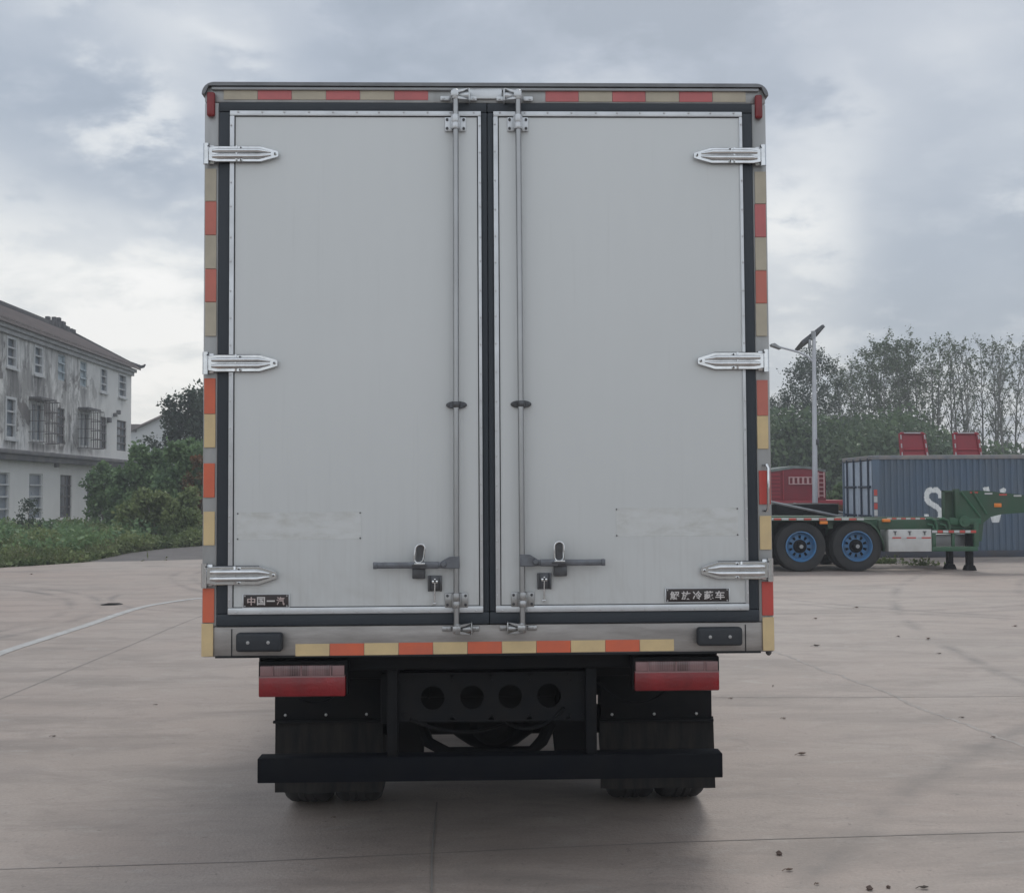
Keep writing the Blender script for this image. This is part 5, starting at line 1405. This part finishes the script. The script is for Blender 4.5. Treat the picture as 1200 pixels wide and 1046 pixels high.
# snap heights per floor
for grp in (range(0, 6), range(6, 12), range(12, 16)):
    e = sum(rects[i][2] for i in grp)/len(grp); f = sum(rects[i][3] for i in grp)/len(grp)
    for i in grp: rects[i] = (rects[i][0], rects[i][1], e, f)
extra = []
for k in range(3):
    x_ = -1.9-2.9*k
    extra += [((x_-0.6, x_+0.6, rects[0][2], rects[0][3]), 'f3'), ((x_-0.6, x_+0.6, rects[6][2], rects[6][3]), 'f2'), ((x_-1.6, x_-0.4, rects[12][2], rects[12][3]), 'g')]
print('building windows', [tuple(round(v, 2) for v in r) for r in rects], WL)
M['facade'] = facade_mat([((r[0]+r[1])/2 + dx, r[2]-0.12, ln, wd, am) for r, dx, ln, wd, am in (
    (rects[0], 0.3, 1.6, 1.0, 0.8), (rects[1], 0.1, 2.2, 1.2, 1.0), (rects[2], 0.4, 1.5, 0.8, 0.55), (rects[3], 0.2, 1.6, 0.9, 0.75), (rects[5], 0.0, 0.8, 0.3, 0.5),
    (rects[6], 0.2, 1.2, 1.2, 0.9), (rects[7], 0.3, 1.1, 1.8, 0.9), (rects[8], 0.0, 0.8, 0.5, 0.6))])
b = MB(); wall_with_holes(b, START, WL, -0.3, EZ, rects+[e[0] for e in extra])
# other walls and gables
b.add([(START, DB, -0.3), (WL, DB, -0.3), (WL, DB, EZ), (START, DB, EZ)], [(3, 2, 1, 0)])
for x_ in (START, WL):
    b.add([(x_, 0, -0.3), (x_, DB, -0.3), (x_, DB, EZ), (x_, DB/2, RZ-0.1), (x_, 0, EZ)], [(0, 1, 2, 3, 4)])
b.build('wall', 'facade', bld, smooth=False, recalc=False)
# roof slopes with ridge
b = MB(); ov = 0.45
for sgn in (0, 1):
    ye = -ov if sgn == 0 else DB+ov
    ze = EZ - ov*(RZ-EZ)/(DB/2)
    v = [(START-0.3, ye, ze+0.12), (WL+0.35, ye, ze+0.12), (WL+0.35, DB/2, RZ+0.12), (START-0.3, DB/2, RZ+0.12)]
    v += [(x, y, z-0.14) for x, y, z in v]
    b.add(v, [(0, 1, 2, 3), (7, 6, 5, 4), (0, 4, 5, 1), (1, 5, 6, 2), (0, 3, 7, 4)])
roof = b.build('roof', 'tile', bld, smooth=False, recalc=True)
b = MB()
nt_ = int((WL-START)/0.32)
for i in range(nt_):      # rows of half-round cover tiles
    x_ = START-0.2+i*0.32; ze = EZ - ov*(RZ-EZ)/(DB/2)
    b.tube([(x_, -ov-0.02, ze+0.14), (x_, DB/2, RZ+0.14)], 0.055, 5)
b.build('tile_row', 'tile', roof)
b = MB()
b.box(START-0.3, WL-3.3, DB/2-0.12, DB/2+0.12, RZ+0.10, RZ+0.36, 0.03)
b.box(WL-3.25, WL+0.3, DB/2-0.1, DB/2+0.1, RZ+0.08, RZ+0.18, 0.03)
# broken ridge ornaments
def ridge_px(px):     # px -> local x of ridge line
    d = ray(px, 385); n = Vector((nrm2.x, nrm2.y, 0)); pt = Vector((A0.x, A0.y, 0)) - n*(DB/2); o = pt-Vector((0, 0, CAM_H))
    k = o.dot(n)/d.dot(n); p = d*k; return (Vector((p.x, p.y))-A0).dot(du)
for (pa, pb, h) in ((55, 57, .75), (57, 61, .5), (61, 65, .62), (62.5, 64, .95), (66.5, 68, 0.55), (67.5, 69.5, 1.05), (71.5, 75, .85), (75, 80, .55), (84, 90, .35), (90, 94, .5)):
    xa, xb = ridge_px(pa), ridge_px(pb)
    if xb > WL+0.2: 
        xb = WL+0.2
        if xa > xb-0.2: xa = xb-0.6
    b.box(xa, xb, DB/2-0.13, DB/2+0.13, RZ+0.05, RZ+0.1+h*0.62, 0.04)
b.build('ridge', 'lead', roof)
# upturned corner of the eave
b = MB(); ze = EZ - ov*(RZ-EZ)/(DB/2)
b.tube([(WL+0.2, DB/2, RZ+0.16), (WL+0.3, 0.2, EZ+0.2), (WL+0.34, -ov, ze+0.2), (WL+0.38, -ov-0.15, ze+0.24), (WL+0.42, -ov-0.25, ze+0.36)], [0.12, 0.12, 0.11, 0.09, 0.05], 6)
b.build('eave_horn', 'lead', roof)
b = MB(); b.box(START, WL+0.1, -0.30, -0.004, EZ-0.42, EZ-0.22, 0.02); b.box(START, WL+0.06, -0.16, -0.0045, EZ-0.62, EZ-0.425, 0.02)
b.build('cornice', 'eave', bld)
lz = (W_(10, 527)[1] + W_(120, 535)[1])/2
b = MB(); b.box(START, WL-0.8, -0.55, -0.004, lz-0.24, lz-0.05, 0.02); b.box(START, WL-0.8, -0.40, -0.005, lz-0.5, lz-0.242, 0.02)
b.build('ledge', 'ledge', bld)
for (r_, k) in list(zip(rects, [q[1] for q in WIN])) + extra:
    a, c, e, f = r_; fw = 0.09
    b = MB(); nb = 3 if k in ('f3', 'f2', 'p') else 4
    fm = {'f3': 'winframe', 'f2': 'winframe', 'p': 'pane_pale', 'cage': 'winframe', 'd': 'wincage', 'g': 'winframe', 'k': 'wincage'}[k]
    if k in ('f3', 'f2', 'cage'):
        frame_ring(b, a-0.05, c+0.05, e-0.05, f+0.05, a+0.06, c-0.06, e+0.06, f-0.06, -0.03, 0.08, 0)
    else:
        frame_ring(b, a, c, e, f, a+0.06, c-0.06, e+0.06, f-0.06, 0.06, 0.14, 0)
    if k != 'cage':
        for i in range(1, nb): z_ = e+(f-e)*i/nb; b.box(a+0.061, c-0.061, 0.0, 0.08, z_-0.035, z_+0.035)
        if k in ('d', 'k'): b.box((a+c)/2-0.02, (a+c)/2+0.02, 0.01, 0.07, e+0.07, f-0.07)
    else: b.box((a+c)/2-0.04, (a+c)/2+0.04, 0.0, 0.08, e+0.061, f-0.061)
    if k in ('f3', 'f2'): b.box(a-0.12, c+0.12, -0.12, -0.032, e-0.14, e-0.05)
    wo = b.build('window', fm, bld, smooth=False)
    pm = {'f3': 'pane', 'f2': 'pane', 'p': 'pane_pale', 'cage': 'pane', 'd': 'pane', 'g': 'pane', 'k': 'pane_dark'}[k]
    MB().add([(a, 0.15, e), (c, 0.15, e), (c, 0.15, f), (a, 0.15, f)], [(0, 1, 2, 3)]).build('pane', pm, wo, smooth=False)
    if k == 'cage':
        b = MB(); d_ = 0.7; A_, C_ = a-0.25, c+0.3
        for z_ in [e-0.1+(f-e+0.2)*i/4 for i in range(5)]:
            b.tube([(A_, 0, z_), (A_, -d_, z_), (C_, -d_, z_), (C_, 0, z_)], 0.02, 4)
        for i in range(7): x_ = A_+(C_-A_)*i/6; b.tube([(x_, -d_, e-0.1), (x_, -d_, f+0.1)], 0.014, 4)
        for i in range(1, 4):
            for x_ in (A_, C_): b.tube([(x_, -d_*i/4, e-0.1), (x_, -d_*i/4, f+0.1)], 0.014, 4)
        b.build('security_cage', 'wincage', wo)
        b = MB(); b.box(A_, C_, -0.55, -0.004, f+0.16, f+0.24); b.build('window_hood', 'ledge', wo)
# small wall fittings
b = MB()
for (px, py, s_) in ((59, 534, .16), (64, 545, .1), (126, 492, .14), (133, 486, .1), (137, 483, .12)):
    x_, z_ = W_(px, py); b.box(x_-s_, x_+s_, -0.20, -0.004, z_-s_, z_+s_, 0.02)
b.islands('wall_fitting', 'ledge', bld)
# ---------------------------------------------------------------- white gabled house
YH = 92.0
hx = at(196, 500, YH)
hs = empty('gabled_house', (hx.x, YH, 0), 0, label='small white gabled house with grey roof, seen above the shrubs', cat='house')
def HX(px, py): p = at(px, py, YH); return p.x-hx.x, p.z
apx = HX(194, 487); lft = HX(160, 503); wl = apx[0]-lft[0]
b = MB(); b.prism([(apx[0]-wl, 0), (apx[0]+wl, 0), (apx[0]+wl, lft[1]), apx, (apx[0]-wl, lft[1])], 10, 'y', 0); b.build('wall', 'whitewall', hs, smooth=False)
b = MB()
for s in (-1, 1):
    x_e = apx[0]+s*(wl+0.4); z_e = lft[1]-0.35*(apx[1]-lft[1])/wl
    v = [(apx[0], -0.4, apx[1]+0.15), (x_e, -0.4, z_e+0.15), (x_e, 10.3, z_e+0.15), (apx[0], 10.3, apx[1]+0.15)]
    v += [(x, y, z-0.16) for x, y, z in v]; b.add(v, [(0, 1, 2, 3), (7, 6, 5, 4), (0, 4, 5, 1), (1, 5, 6, 2), (2, 6, 7, 3)])
b.tube([(apx[0], -0.5, apx[1]+0.35), (apx[0], 10.3, apx[1]+0.25)], 0.16, 6)
b.build('roof', 'tile', hs, smooth=False, recalc=True)
b = MB(); b.box(apx[0]-1.0, apx[0]-0.3, -0.03, 0.0, 2.6, 4.0); b.build('window', 'pane', hs)
YH2 = 100.0; h2 = at(163, 500, YH2)
hs2 = empty('low_house', (h2.x, YH2, 0), 0, label='low house with dark roof just right of the weathered building', cat='house')
b = MB(); z1 = at(160, 505, YH2).z; b.box(-3.0, 1.2, 0, 6, 0, z1, 0); b.build('wall', 'whitewall', hs2)
b = MB(); z2 = at(160, 497.5, YH2).z; b.prism([(-3.2, z1), (1.6, z1), (1.2, z2), (-3.2, z2+0.1)], 6.3, 'y', -0.3); b.build('roof', 'tile', hs2, smooth=False)

# ---------------------------------------------------------------- vegetation
nr = np.random.default_rng(5)
def leaf_mesh(name, P, size, mats, flat=0.0, parent=None, elong=1.6):
    """a small folded leaf (two triangles each side of its rib) at each point"""
    n = len(P); P = np.asarray(P, float)
    d = nr.normal(size=(n, 3)); d[:, 2] = d[:, 2]*(1-flat)+0.1; d /= np.linalg.norm(d, axis=1)[:, None]
    u = nr.normal(size=(n, 3)); u -= (u*d).sum(1)[:, None]*d; u /= np.linalg.norm(u, axis=1)[:, None]
    w_ = np.cross(d, u)
    s = (np.asarray(size)*nr.uniform(0.6, 1.35, n))[:, None]
    base = P; tip = P+d*s*elong; mid = P+d*s*elong*0.45
    a = mid+u*s*0.5+w_*s*0.15; c = mid-u*s*0.5+w_*s*0.15
    V = np.stack([base, a, tip, c], 1).reshape(-1, 3)
    k = np.arange(n)*4
    F = np.stack([k, k+1, k+2, k+3], 1)
    me = bpy.data.meshes.new(name)
    me.vertices.add(len(V)); me.vertices.foreach_set('co', V.ravel())
    me.loops.add(n*4); me.loops.foreach_set('vertex_index', F.ravel().astype(np.int32))
    me.polygons.add(n); me.polygons.foreach_set('loop_start', (np.arange(n)*4).astype(np.int32)); me.polygons.foreach_set('loop_total', np.full(n, 4, np.int32))
    me.materials.append(M[mats]); me.update(calc_edges=True); me.validate()
    o = bpy.data.objects.new(name, me); COL.objects.link(o)
    if parent is not None: o.parent = parent
    return o

def make_tree(name, H, spread, nleaf, leafsize, seed, lm, bm_='bark', crown0=0.3, up=0.75, nl=22, r0=0.12, trunks=1, puff=0.35, top_sparse=0.0):
    """trunk, limbs and twigs with leaf sprays along the outer part of every twig"""
    r = random.Random(seed)
    root = empty(name)
    tk = MB(); pts_leaf = []
    for q in range(trunks):
        lean = Vector((r.uniform(-.05, .05)*H*(0.4+trunks*.5), r.uniform(-.04, .04)*H, 0)); bend = Vector((r.uniform(-.02, .02)*H, r.uniform(-.02, .02)*H, 0))
        def tp(u): return lean*u + bend*math.sin(u*3.0) + Vector((0, 0, H*0.97*u))
        us = [i/9 for i in range(10)]
        tk.tube([tp(u) for u in us], [r0*(1-u*0.93)+0.008 for u in us], 7)
        for i in range(nl):
            u = crown0 + (1-crown0)*((i+r.random())/nl)**0.85 * 0.98
            p0 = tp(u); az = i*2.399+r.uniform(-.5, .5)
            ln = spread*(0.35+0.9*math.sin(PI*min(1, (u-crown0)/(1-crown0)*0.82+0.16)))*r.uniform(.7, 1.15)
            el = up*r.uniform(.75, 1.2)
            dr = Vector((math.cos(az)*math.cos(el), math.sin(az)*math.cos(el), math.sin(el)))
            p1 = p0+dr*ln*0.55; p2 = p0+dr*ln + Vector((0, 0, ln*0.15*up))
            tk.tube([p0, p1, p2], [r0*(1-u)*0.45+0.012, r0*(1-u)*0.28+0.009, 0.006], 5, cap=False)
            for j in range(r.randint(3, 6)):
                v_ = r.uniform(.25, 1.0); pb = p0.lerp(p2, v_)
                d2 = (dr + Vector((r.uniform(-.9, .9), r.uniform(-.9, .9), r.uniform(-.3, .8)))).normalized(); l2 = ln*r.uniform(.2, .45)
                pe = pb+d2*l2; tk.tube([pb, pe], [0.010, 0.004], 4, cap=False)
                pts_leaf.append((pb, pe, u))
            pts_leaf.append((p1, p2, u))
    tk.build('trunk', 'pop_bark' if 'poplar' in name else bm_, root)
    P = []
    per_ = max(1, nleaf//len(pts_leaf))
    for (a, c, u) in pts_leaf:
        n = int(per_*r.uniform(.3, 1.7)*(1-top_sparse*u))
        for _ in range(n):
            k = r.random()**0.6; p = a.lerp(c, k*1.05)
            P.append((p.x+r.gauss(0, puff*spread*0.28), p.y+r.gauss(0, puff*spread*0.28), p.z+r.gauss(0, puff*spread*0.28)))
    leaf_mesh('crown', P, leafsize, lm, parent=root)
    return root
def place(root, x, y, s=1.0, rz=0.0, z=0.0, **k):
    root.location = (x, y, z); root.scale = (s, s, s); root.rotation_euler = (0, 0, rz); return tag(root, **k)

# poplar plantation behind the container
poplars = [make_tree('poplar_tree', 13.0, 2.3, 2700, 0.115, 21, 'leaf_poplar', crown0=0.25, up=1.05, nl=26, r0=0.10, puff=0.20, top_sparse=0.45),
           make_tree('poplar_tree', 13.0, 1.9, 1050, 0.11, 22, 'leaf_poplar', crown0=0.30, up=1.10, nl=24, r0=0.10, puff=0.18, top_sparse=0.3),
           make_tree('poplar_tree', 13.0, 2.1, 360, 0.11, 23, 'leaf_poplar', crown0=0.30, up=1.12, nl=24, r0=0.10, puff=0.18, top_sparse=0.0),
           make_tree('poplar_tree', 13.0, 2.6, 6000, 0.125, 24, 'leaf_dark', crown0=0.12, up=0.9, nl=34, r0=0.11, puff=0.30, top_sparse=0.4)]
used = [False]*4
def pop_place(px, topy, Y, v, label):
    p = at(px, topy, Y)
    if used[v]: o = copy_tree(poplars[v])
    else: o = poplars[v]; used[v] = True
    place(o, p.x, Y, p.z*0.965/13.0, rnd.uniform(0, 6.28), label=label, cat='tree', group='poplars in the plantation behind the container')
LAB = {3: 'dense dark leafy tree at the left end of the tree row, behind the lamp post', 0: 'leafy poplar in the tall row behind the container', 1: 'thinly leaved poplar in the tall row behind the container', 2: 'nearly bare poplar with visible branches at the right end of the row'}
for (px, ty, Y, v) in ((918, 455, 66, 3), (938, 420, 68, 3), (962, 408, 70, 3), (985, 425, 72, 0), (905, 470, 74, 3), (880, 470, 72, 3), (850, 460, 75, 3),
                       (1002, 415, 76, 1), (1014, 400, 74, 0), (1026, 402, 78, 0), (1034, 398, 72, 0), (1047, 404, 76, 1), (1056, 393, 73, 0), (1066, 396, 78, 1), (1076, 392, 72, 0),
                       (1086, 398, 77, 2), (1096, 394, 73, 1), (1107, 392, 78, 2), (1117, 396, 73, 1), (1127, 390, 76, 1), (1138, 400, 72, 2), (1148, 394, 78, 1), (1158, 396, 73, 2), (1168, 393, 77, 1), (1178, 398, 72, 2),
                       (1188, 394, 78, 1), (1198, 400, 73, 2), (1210, 396, 76, 2), (1222, 392, 73, 1), (1236, 398, 77, 2), (1250, 396, 74, 1), (974, 440, 80, 0), (1000, 430, 82, 0), (1052, 420, 84, 0), (1092, 425, 84, 0), (1130, 430, 85, 1), (1172, 425, 86, 1)):
    pop_place(px, ty, Y, v, LAB[v])
# undergrowth band under the trees: one mass nobody could count
def mass(name, n, gen, size, lm, **k):
    P = [gen() for _ in range(n)]
    return tag(leaf_mesh(name, P, size, lm), **k)
def hnoise(x, s=1.0): return 0.5+0.25*math.sin(x*1.3*s+1)+0.15*math.sin(x*3.1*s+2.2)+0.10*math.sin(x*7.7*s)
def gen_under():
    Y = rnd.uniform(62, 82); px = rnd.uniform(835, 1300); X = (px-600)/1300*Y
    h = (2.4+2.4*hnoise(X*0.45+Y*0.13)) + 2.2*max(0, min(1, (1125-px)/60))
    return (X, Y, h*rnd.random()**0.55)
mass('undergrowth', 52000, gen_under, 0.20, 'leaf_under', label='dense green undergrowth filling the gap below the tree row', cat='undergrowth', kind='stuff')
# a small orange leafed shrub near the container door
def shrub(name, px, py_top, Y, wpx, n, size, lm, seed, label, group=None, ratio=None):
    r = random.Random(seed); p = at(px, py_top, Y); H = p.z; Wd = wpx/1300*Y
    root = empty(name, (p.x, Y, 0), 0, label=label, cat='shrub', group=group)
    tk = MB(); P = []; blobs = []
    nb = max(10, int(Wd*H*3.0))
    for i in range(nb):
        u = r.random(); a = r.uniform(0, 2*PI)
        zc = H*(0.12+0.80*u); rad = (Wd/2)*math.sqrt(max(0.05, 1-((zc/H-0.42)/0.60)**2))*r.uniform(.25, .9)
        c = Vector((math.cos(a)*rad, math.sin(a)*rad*0.8, zc)); rb_ = r.uniform(.16, .30)*min(Wd, H)*0.8
        blobs.append((c, rb_)); tk.tube([Vector((c.x*.12, c.y*.12, 0)), c*0.5+Vector((0, 0, 0)), c], [0.03, 0.018, 0.006], 5, cap=False)
        for q in range(3):
            e = c+Vector((r.uniform(-1, 1), r.uniform(-1, 1), r.uniform(-.2, 1.2)))*rb_*1.1; tk.tube([c, e], [0.008, 0.003], 4, cap=False)
            for _ in range(int(n/nb*0.10)): P.append(tuple(c.lerp(e, r.uniform(.6, 1.1)) + Vector((r.gauss(0, .05), r.gauss(0, .05), r.gauss(0, .05)))))
    for (c, rb_) in blobs:
        for _ in range(int(n/nb*0.7)):
            d = Vector((r.gauss(0, 1), r.gauss(0, 1), r.gauss(0, 1))).normalized()*rb_*r.uniform(.55, 1.05)
            q = c+d; q.z = max(0.03, q.z*1.0); P.append(tuple(q))
    tk.build('stem', 'bark', root); leaf_mesh('foliage', P, size, lm, parent=root)
    return root
shrub('shrub', 983, 588, 32.5, 30, 900, 0.07, 'leaf_orange', 3, 'rusty orange leafed shrub beside the container door end')
shrub('shrub', 987, 556, 40, 40, 3500, 0.10, 'leaf_under', 4, 'green shrub just left of the container doors, behind the orange leaves')
# shrubs in front of the weathered building
g = 'shrubs at the corner of the weathered building'
shrub('shrub', 128, 541, 44, 62, 7500, 0.095, 'leaf_bush', 31, 'dark green shrub against the end ground-floor windows of the weathered building', g)
shrub('shrub', 172, 517, 42, 70, 11000, 0.10, 'leaf_bush', 32, 'tallest round green shrub right of the weathered building corner', g)
shrub('shrub', 217, 519, 40, 70, 10000, 0.10, 'leaf_bush', 33, 'broad green shrub beside the rear left edge of the truck', g)
shrub('shrub', 190, 572, 36, 100, 8500, 0.085, 'leaf_weed', 34, 'low spreading green shrub at the foot of the taller shrubs', g)
shrub('shrub', 255, 525, 41, 90, 8000, 0.10, 'leaf_bush', 35, 'green shrub half hidden behind the left edge of the truck', g)
shrub('shrub', 232, 531, 39, 34, 1500, 0.085, 'leaf_orange', 36, 'shrub with rusty orange leaves at the left edge of the truck')
t1 = make_tree('broadleaf_tree', 7.5, 1.35, 7000, 0.13, 51, 'leaf_dark', crown0=0.18, up=0.6, nl=30, r0=0.12, puff=0.55)
p = at(224, 461, 56); place(t1, p.x, 56, p.z/7.5, 0.4, label='dark tree rising above the shrubs in front of the gabled house', cat='tree')
t2 = make_tree('broadleaf_tree', 7.5, 2.2, 7000, 0.13, 52, 'leaf_dark', crown0=0.2, up=0.7, nl=28, r0=0.12, puff=0.55)
p = at(254, 462, 58); place(t2, p.x, 58, p.z/7.5, 1.4, label='dark tree half hidden behind the truck, right of the other dark tree', cat='tree')
t3 = make_tree('sapling', 2.6, 0.5, 900, 0.085, 53, 'leaf_dark', crown0=0.1, up=0.5, nl=16, r0=0.03, puff=0.7)
p = at(33, 585, 36); place(t3, p.x, 36, p.z/2.6, 0.0, label='thin upright sapling in front of the second ground-floor window', cat='sapling')
# distant trees between buildings and behind the truck
for i, (px, ty, Y) in enumerate(((300, 520, 110), (345, 515, 120), (390, 525, 115), (440, 520, 118), (700, 520, 115), (760, 515, 110), (810, 510, 100))):
    pass
# weeds along the verge
ex = [(p.x, p.y) for p in edge]
def edge_y(X):
    for (a, c) in zip(ex[:-1], ex[1:]):
        if a[0] <= X <= c[0]: return a[1]+(c[1]-a[1])*(X-a[0])/(c[0]-a[0])
    return ex[-1][1] if X > ex[-1][0] else ex[0][1]
asp2 = [(p.x, p.y) for p in asp]
def gen_weed():
    while True:
        Y = 22+26*rnd.random()**1.25; px = rnd.uniform(-120, 262); X = (px-600)/1300*Y
        if Y < edge_y(X)+0.05 + 0.5*hnoise(X*4) or inside((X, Y), asp2): continue
        if X < -21.8 and Y > 40: continue
        dd = Y-edge_y(X)
        h = 0.08+min(1.0, dd/5.0)*(0.52*hnoise(X*1.7+Y*0.9))*(0.55+0.9*hnoise(X*0.6-Y*1.3+3))
        return (X, Y, -0.02+h*rnd.random()**0.7)
mass('weeds', 90000, gen_weed, 0.075, 'leaf_weed', label='wild green weeds growing along the yard edge below the weathered building', cat='weeds', kind='stuff')
def gen_grass():
    while True:
        Y = 22+16*rnd.random()**1.6; px = rnd.uniform(-120, 262); X = (px-600)/1300*Y
        dd = Y-edge_y(X)
        if dd < -0.05+0.35*hnoise(X*5, 2) or inside((X, Y), asp2): continue
        return (X, Y, 0.02+0.35*rnd.random()*hnoise(X*2.3+Y)*min(1, 0.25+dd/2))
P = [gen_grass() for _ in range(26000)]
tag(leaf_mesh('grass', P, 0.035, 'leaf_grass', elong=6.0), label='thin yellowish grass along the edge of the concrete at left', cat='grass', kind='stuff')
# taller weed tufts that break the outline
def gen_tuft(cs=[(rnd.uniform(-28, -9), 27+17*rnd.random()) for _ in range(130)]):
    while True:
        c = rnd.choice(cs)
        if c[1] < edge_y(c[0])+0.6 or (c[0] < -21.3 and c[1] > 44) or inside(c, asp2): continue
        t_ = rnd.random(); return (c[0]+rnd.gauss(0, .22)*(0.4+t_), c[1]+rnd.gauss(0, .22)*(0.4+t_), (0.35+0.6*hnoise(c[0]*3, 2))*t_)
mass('tall_weeds', 15000, gen_tuft, 0.085, 'leaf_bush', label='taller weed tufts standing out of the verge below the building', cat='weeds', kind='stuff')

# ---------------------------------------------------------------- thin haze in the air
hb = MB(); hb.box(-130, 130, -16, 150, -1.1, 26)
hz_o = tag(hb.build('haze', 'stone', smooth=False), kind='stuff', label='thin pale haze in the air over the yard', cat='haze')
hm = bpy.data.materials.new('thin_haze'); hm.use_nodes = True; ht = hm.node_tree; ht.nodes.clear()
ho = N(ht, 'ShaderNodeOutputMaterial'); pv_ = N(ht, 'ShaderNodeVolumePrincipled')
pv_.inputs['Color'].default_value = (0.86, 0.88, 0.92, 1); pv_.inputs['Density'].default_value = 0.0024
L(ht, pv_.outputs[0], ho.inputs['Volume'])
hz_o.data.materials.clear(); hz_o.data.materials.append(hm)

# ---------------------------------------------------------------- litter on the concrete
def leaf_thing(px, py, size, rz, label, m='dryleaf', curl=0.5, asp=0.55):
    size *= 0.62
    p = G(px, py); b = MB(); n, k = 8, 4; vs = []; r = random.Random(int(px*7+py))
    th = 0.0012
    for i in range(n+1):
        u = i/n-.5; wdt = asp*math.sin(PI*min(max(i/n, 0.03), .97))**0.8*(1+r.uniform(-.2, .2))
        for j in range(k+1):
            v_ = (j/k-.5)*wdt; vs.append((u*size, v_*size, 0.003+abs(v_)*size*curl*1.4+abs(u)**2*size*curl + r.uniform(0, .03)*size))
    fs = [(i*(k+1)+j, (i+1)*(k+1)+j, (i+1)*(k+1)+j+1, i*(k+1)+j+1) for i in range(n) for j in range(k)]
    b.add(vs, fs); b.tube([(-size*.5, 0, 0.012), (-size*.75, size*.06, 0.006), (-size*.95, size*.02, 0.004)], 0.0016, 4)
    o = b.build('fallen_leaf', m, None, smooth=True); o.location = (p.x, p.y, 0); o.rotation_euler = (0, 0, rz)
    return tag(o, label=label, cat='leaf', group='dry leaves scattered on the concrete')
for a in ((940, 884, .085, .3, 'curled dry leaf on the concrete right of the underrun bar'), (919, 842, .05, .1, 'flat dry leaf lying above the curled leaf, right of the truck'), (857, 818.5, .05, .4, 'small dark leaf just right of the truck mudguard'),
          (906, 804, .05, 1.2, 'small leaf near the lower right corner of the truck box'), (957, 757, .11, .1, 'long dark leaf on the concrete below the green trailer wheels'), (956, 725, .09, .5, 'leaf nearest the right lower hinge on the bare concrete'),
          (1004, 712, .10, .2, 'leaf on the concrete in front of the gap between trailer wheels and toolbox'), (1053, 746, .08, .6, 'leaf in the middle of the right yard'), (1088, 749, .12, .9, 'larger curled leaf below the trailer landing legs'), (1101, 766, .06, 0, 'small leaf just beyond the larger curled leaf'),
          (1190, 734, .10, .4, 'leaf near the right edge of the picture in the far yard'), (1165, 864, .045, .3, 'small dark leaf beside the pale line near the right edge'), (1128, 841, .05, .1, 'thin leaf lying across the pale line'),
          (925, 1020, .055, .2, 'leaf with a long stalk at the bottom of the picture'), (1083, 1041, .06, .1, 'pale brown leaf at the bottom edge right of the pebbles'), (958, 1036, .03, .5, 'tiny leaf near the bottom edge'),
          (63, 863, .05, .1, 'thin leaf left of the truck on the open concrete'), (183, 826, .04, .3, 'small leaf between the joint line and the truck'), (37, 673, .09, .2, 'leaf by the weed edge at far left'), (392, 958, .03, .2, 'crumbled leaf in the shade by the left rear tyre')):
    leaf_thing(*a, m='darkleaf' if int(a[0]) % 3 == 0 else 'dryleaf')
def pebble(px, py, s, label):
    p = G(px, py); bm_ = bmesh.new(); bmesh.ops.create_icosphere(bm_, subdivisions=3, radius=s); r = random.Random(int(px))
    for v in bm_.verts:
        n_ = v.co.normalized(); v.co *= 1+0.22*math.sin(n_.x*4+px)*math.cos(n_.y*5)+0.12*math.sin(n_.z*7+1); v.co.z *= .75
    b = MB(); b.bm(bm_); bm_.free(); o = b.build('pebble', 'stone'); o.location = (p.x, p.y, s*.6)
    tag(o, label=label, cat='stone', group='pebbles on the concrete near the camera')
pebble(913, 1001, .0125, 'brown pebble above the long-stalked leaf'); pebble(1019, 1042, .012, 'larger brown pebble at the bottom edge'); pebble(1041, 1040, .008, 'smaller pebble right of the larger one at the bottom edge')
# dark drain cover in the concrete
p = G(131, 708); b = MB(); b.lathe([(0.0002, 0.008), (0.13, 0.008), (0.15, 0.005), (0.155, 0.0)], (0, 0, 0), 'z', 28)
for k in range(-2, 3): b.box(-0.09, 0.09, k*0.045-0.008, k*0.045+0.008, 0.007, 0.012)
o = b.build('manhole_cover', 'black'); o.location = (p.x, p.y, 0); tag(o, label='small dark drain cover in the concrete left of the white line', cat='drain cover')
# weed tuft and rubble under the far trailer
for (px, py, n, lab) in ((1036, 660, 260, 'low weed tuft on the concrete behind the green trailer wheels'), (1083, 662, 160, 'flat weed tuft on the concrete under the white toolbox')):
    p = G(px, py); P = [(rnd.gauss(0, .2), rnd.gauss(0, .12), abs(rnd.gauss(0, .05))) for _ in range(n)]
    o = leaf_mesh('weed_tuft', P, 0.05, 'leaf_weed'); o.location = (p.x, p.y, 0); tag(o, label=lab, cat='weeds')
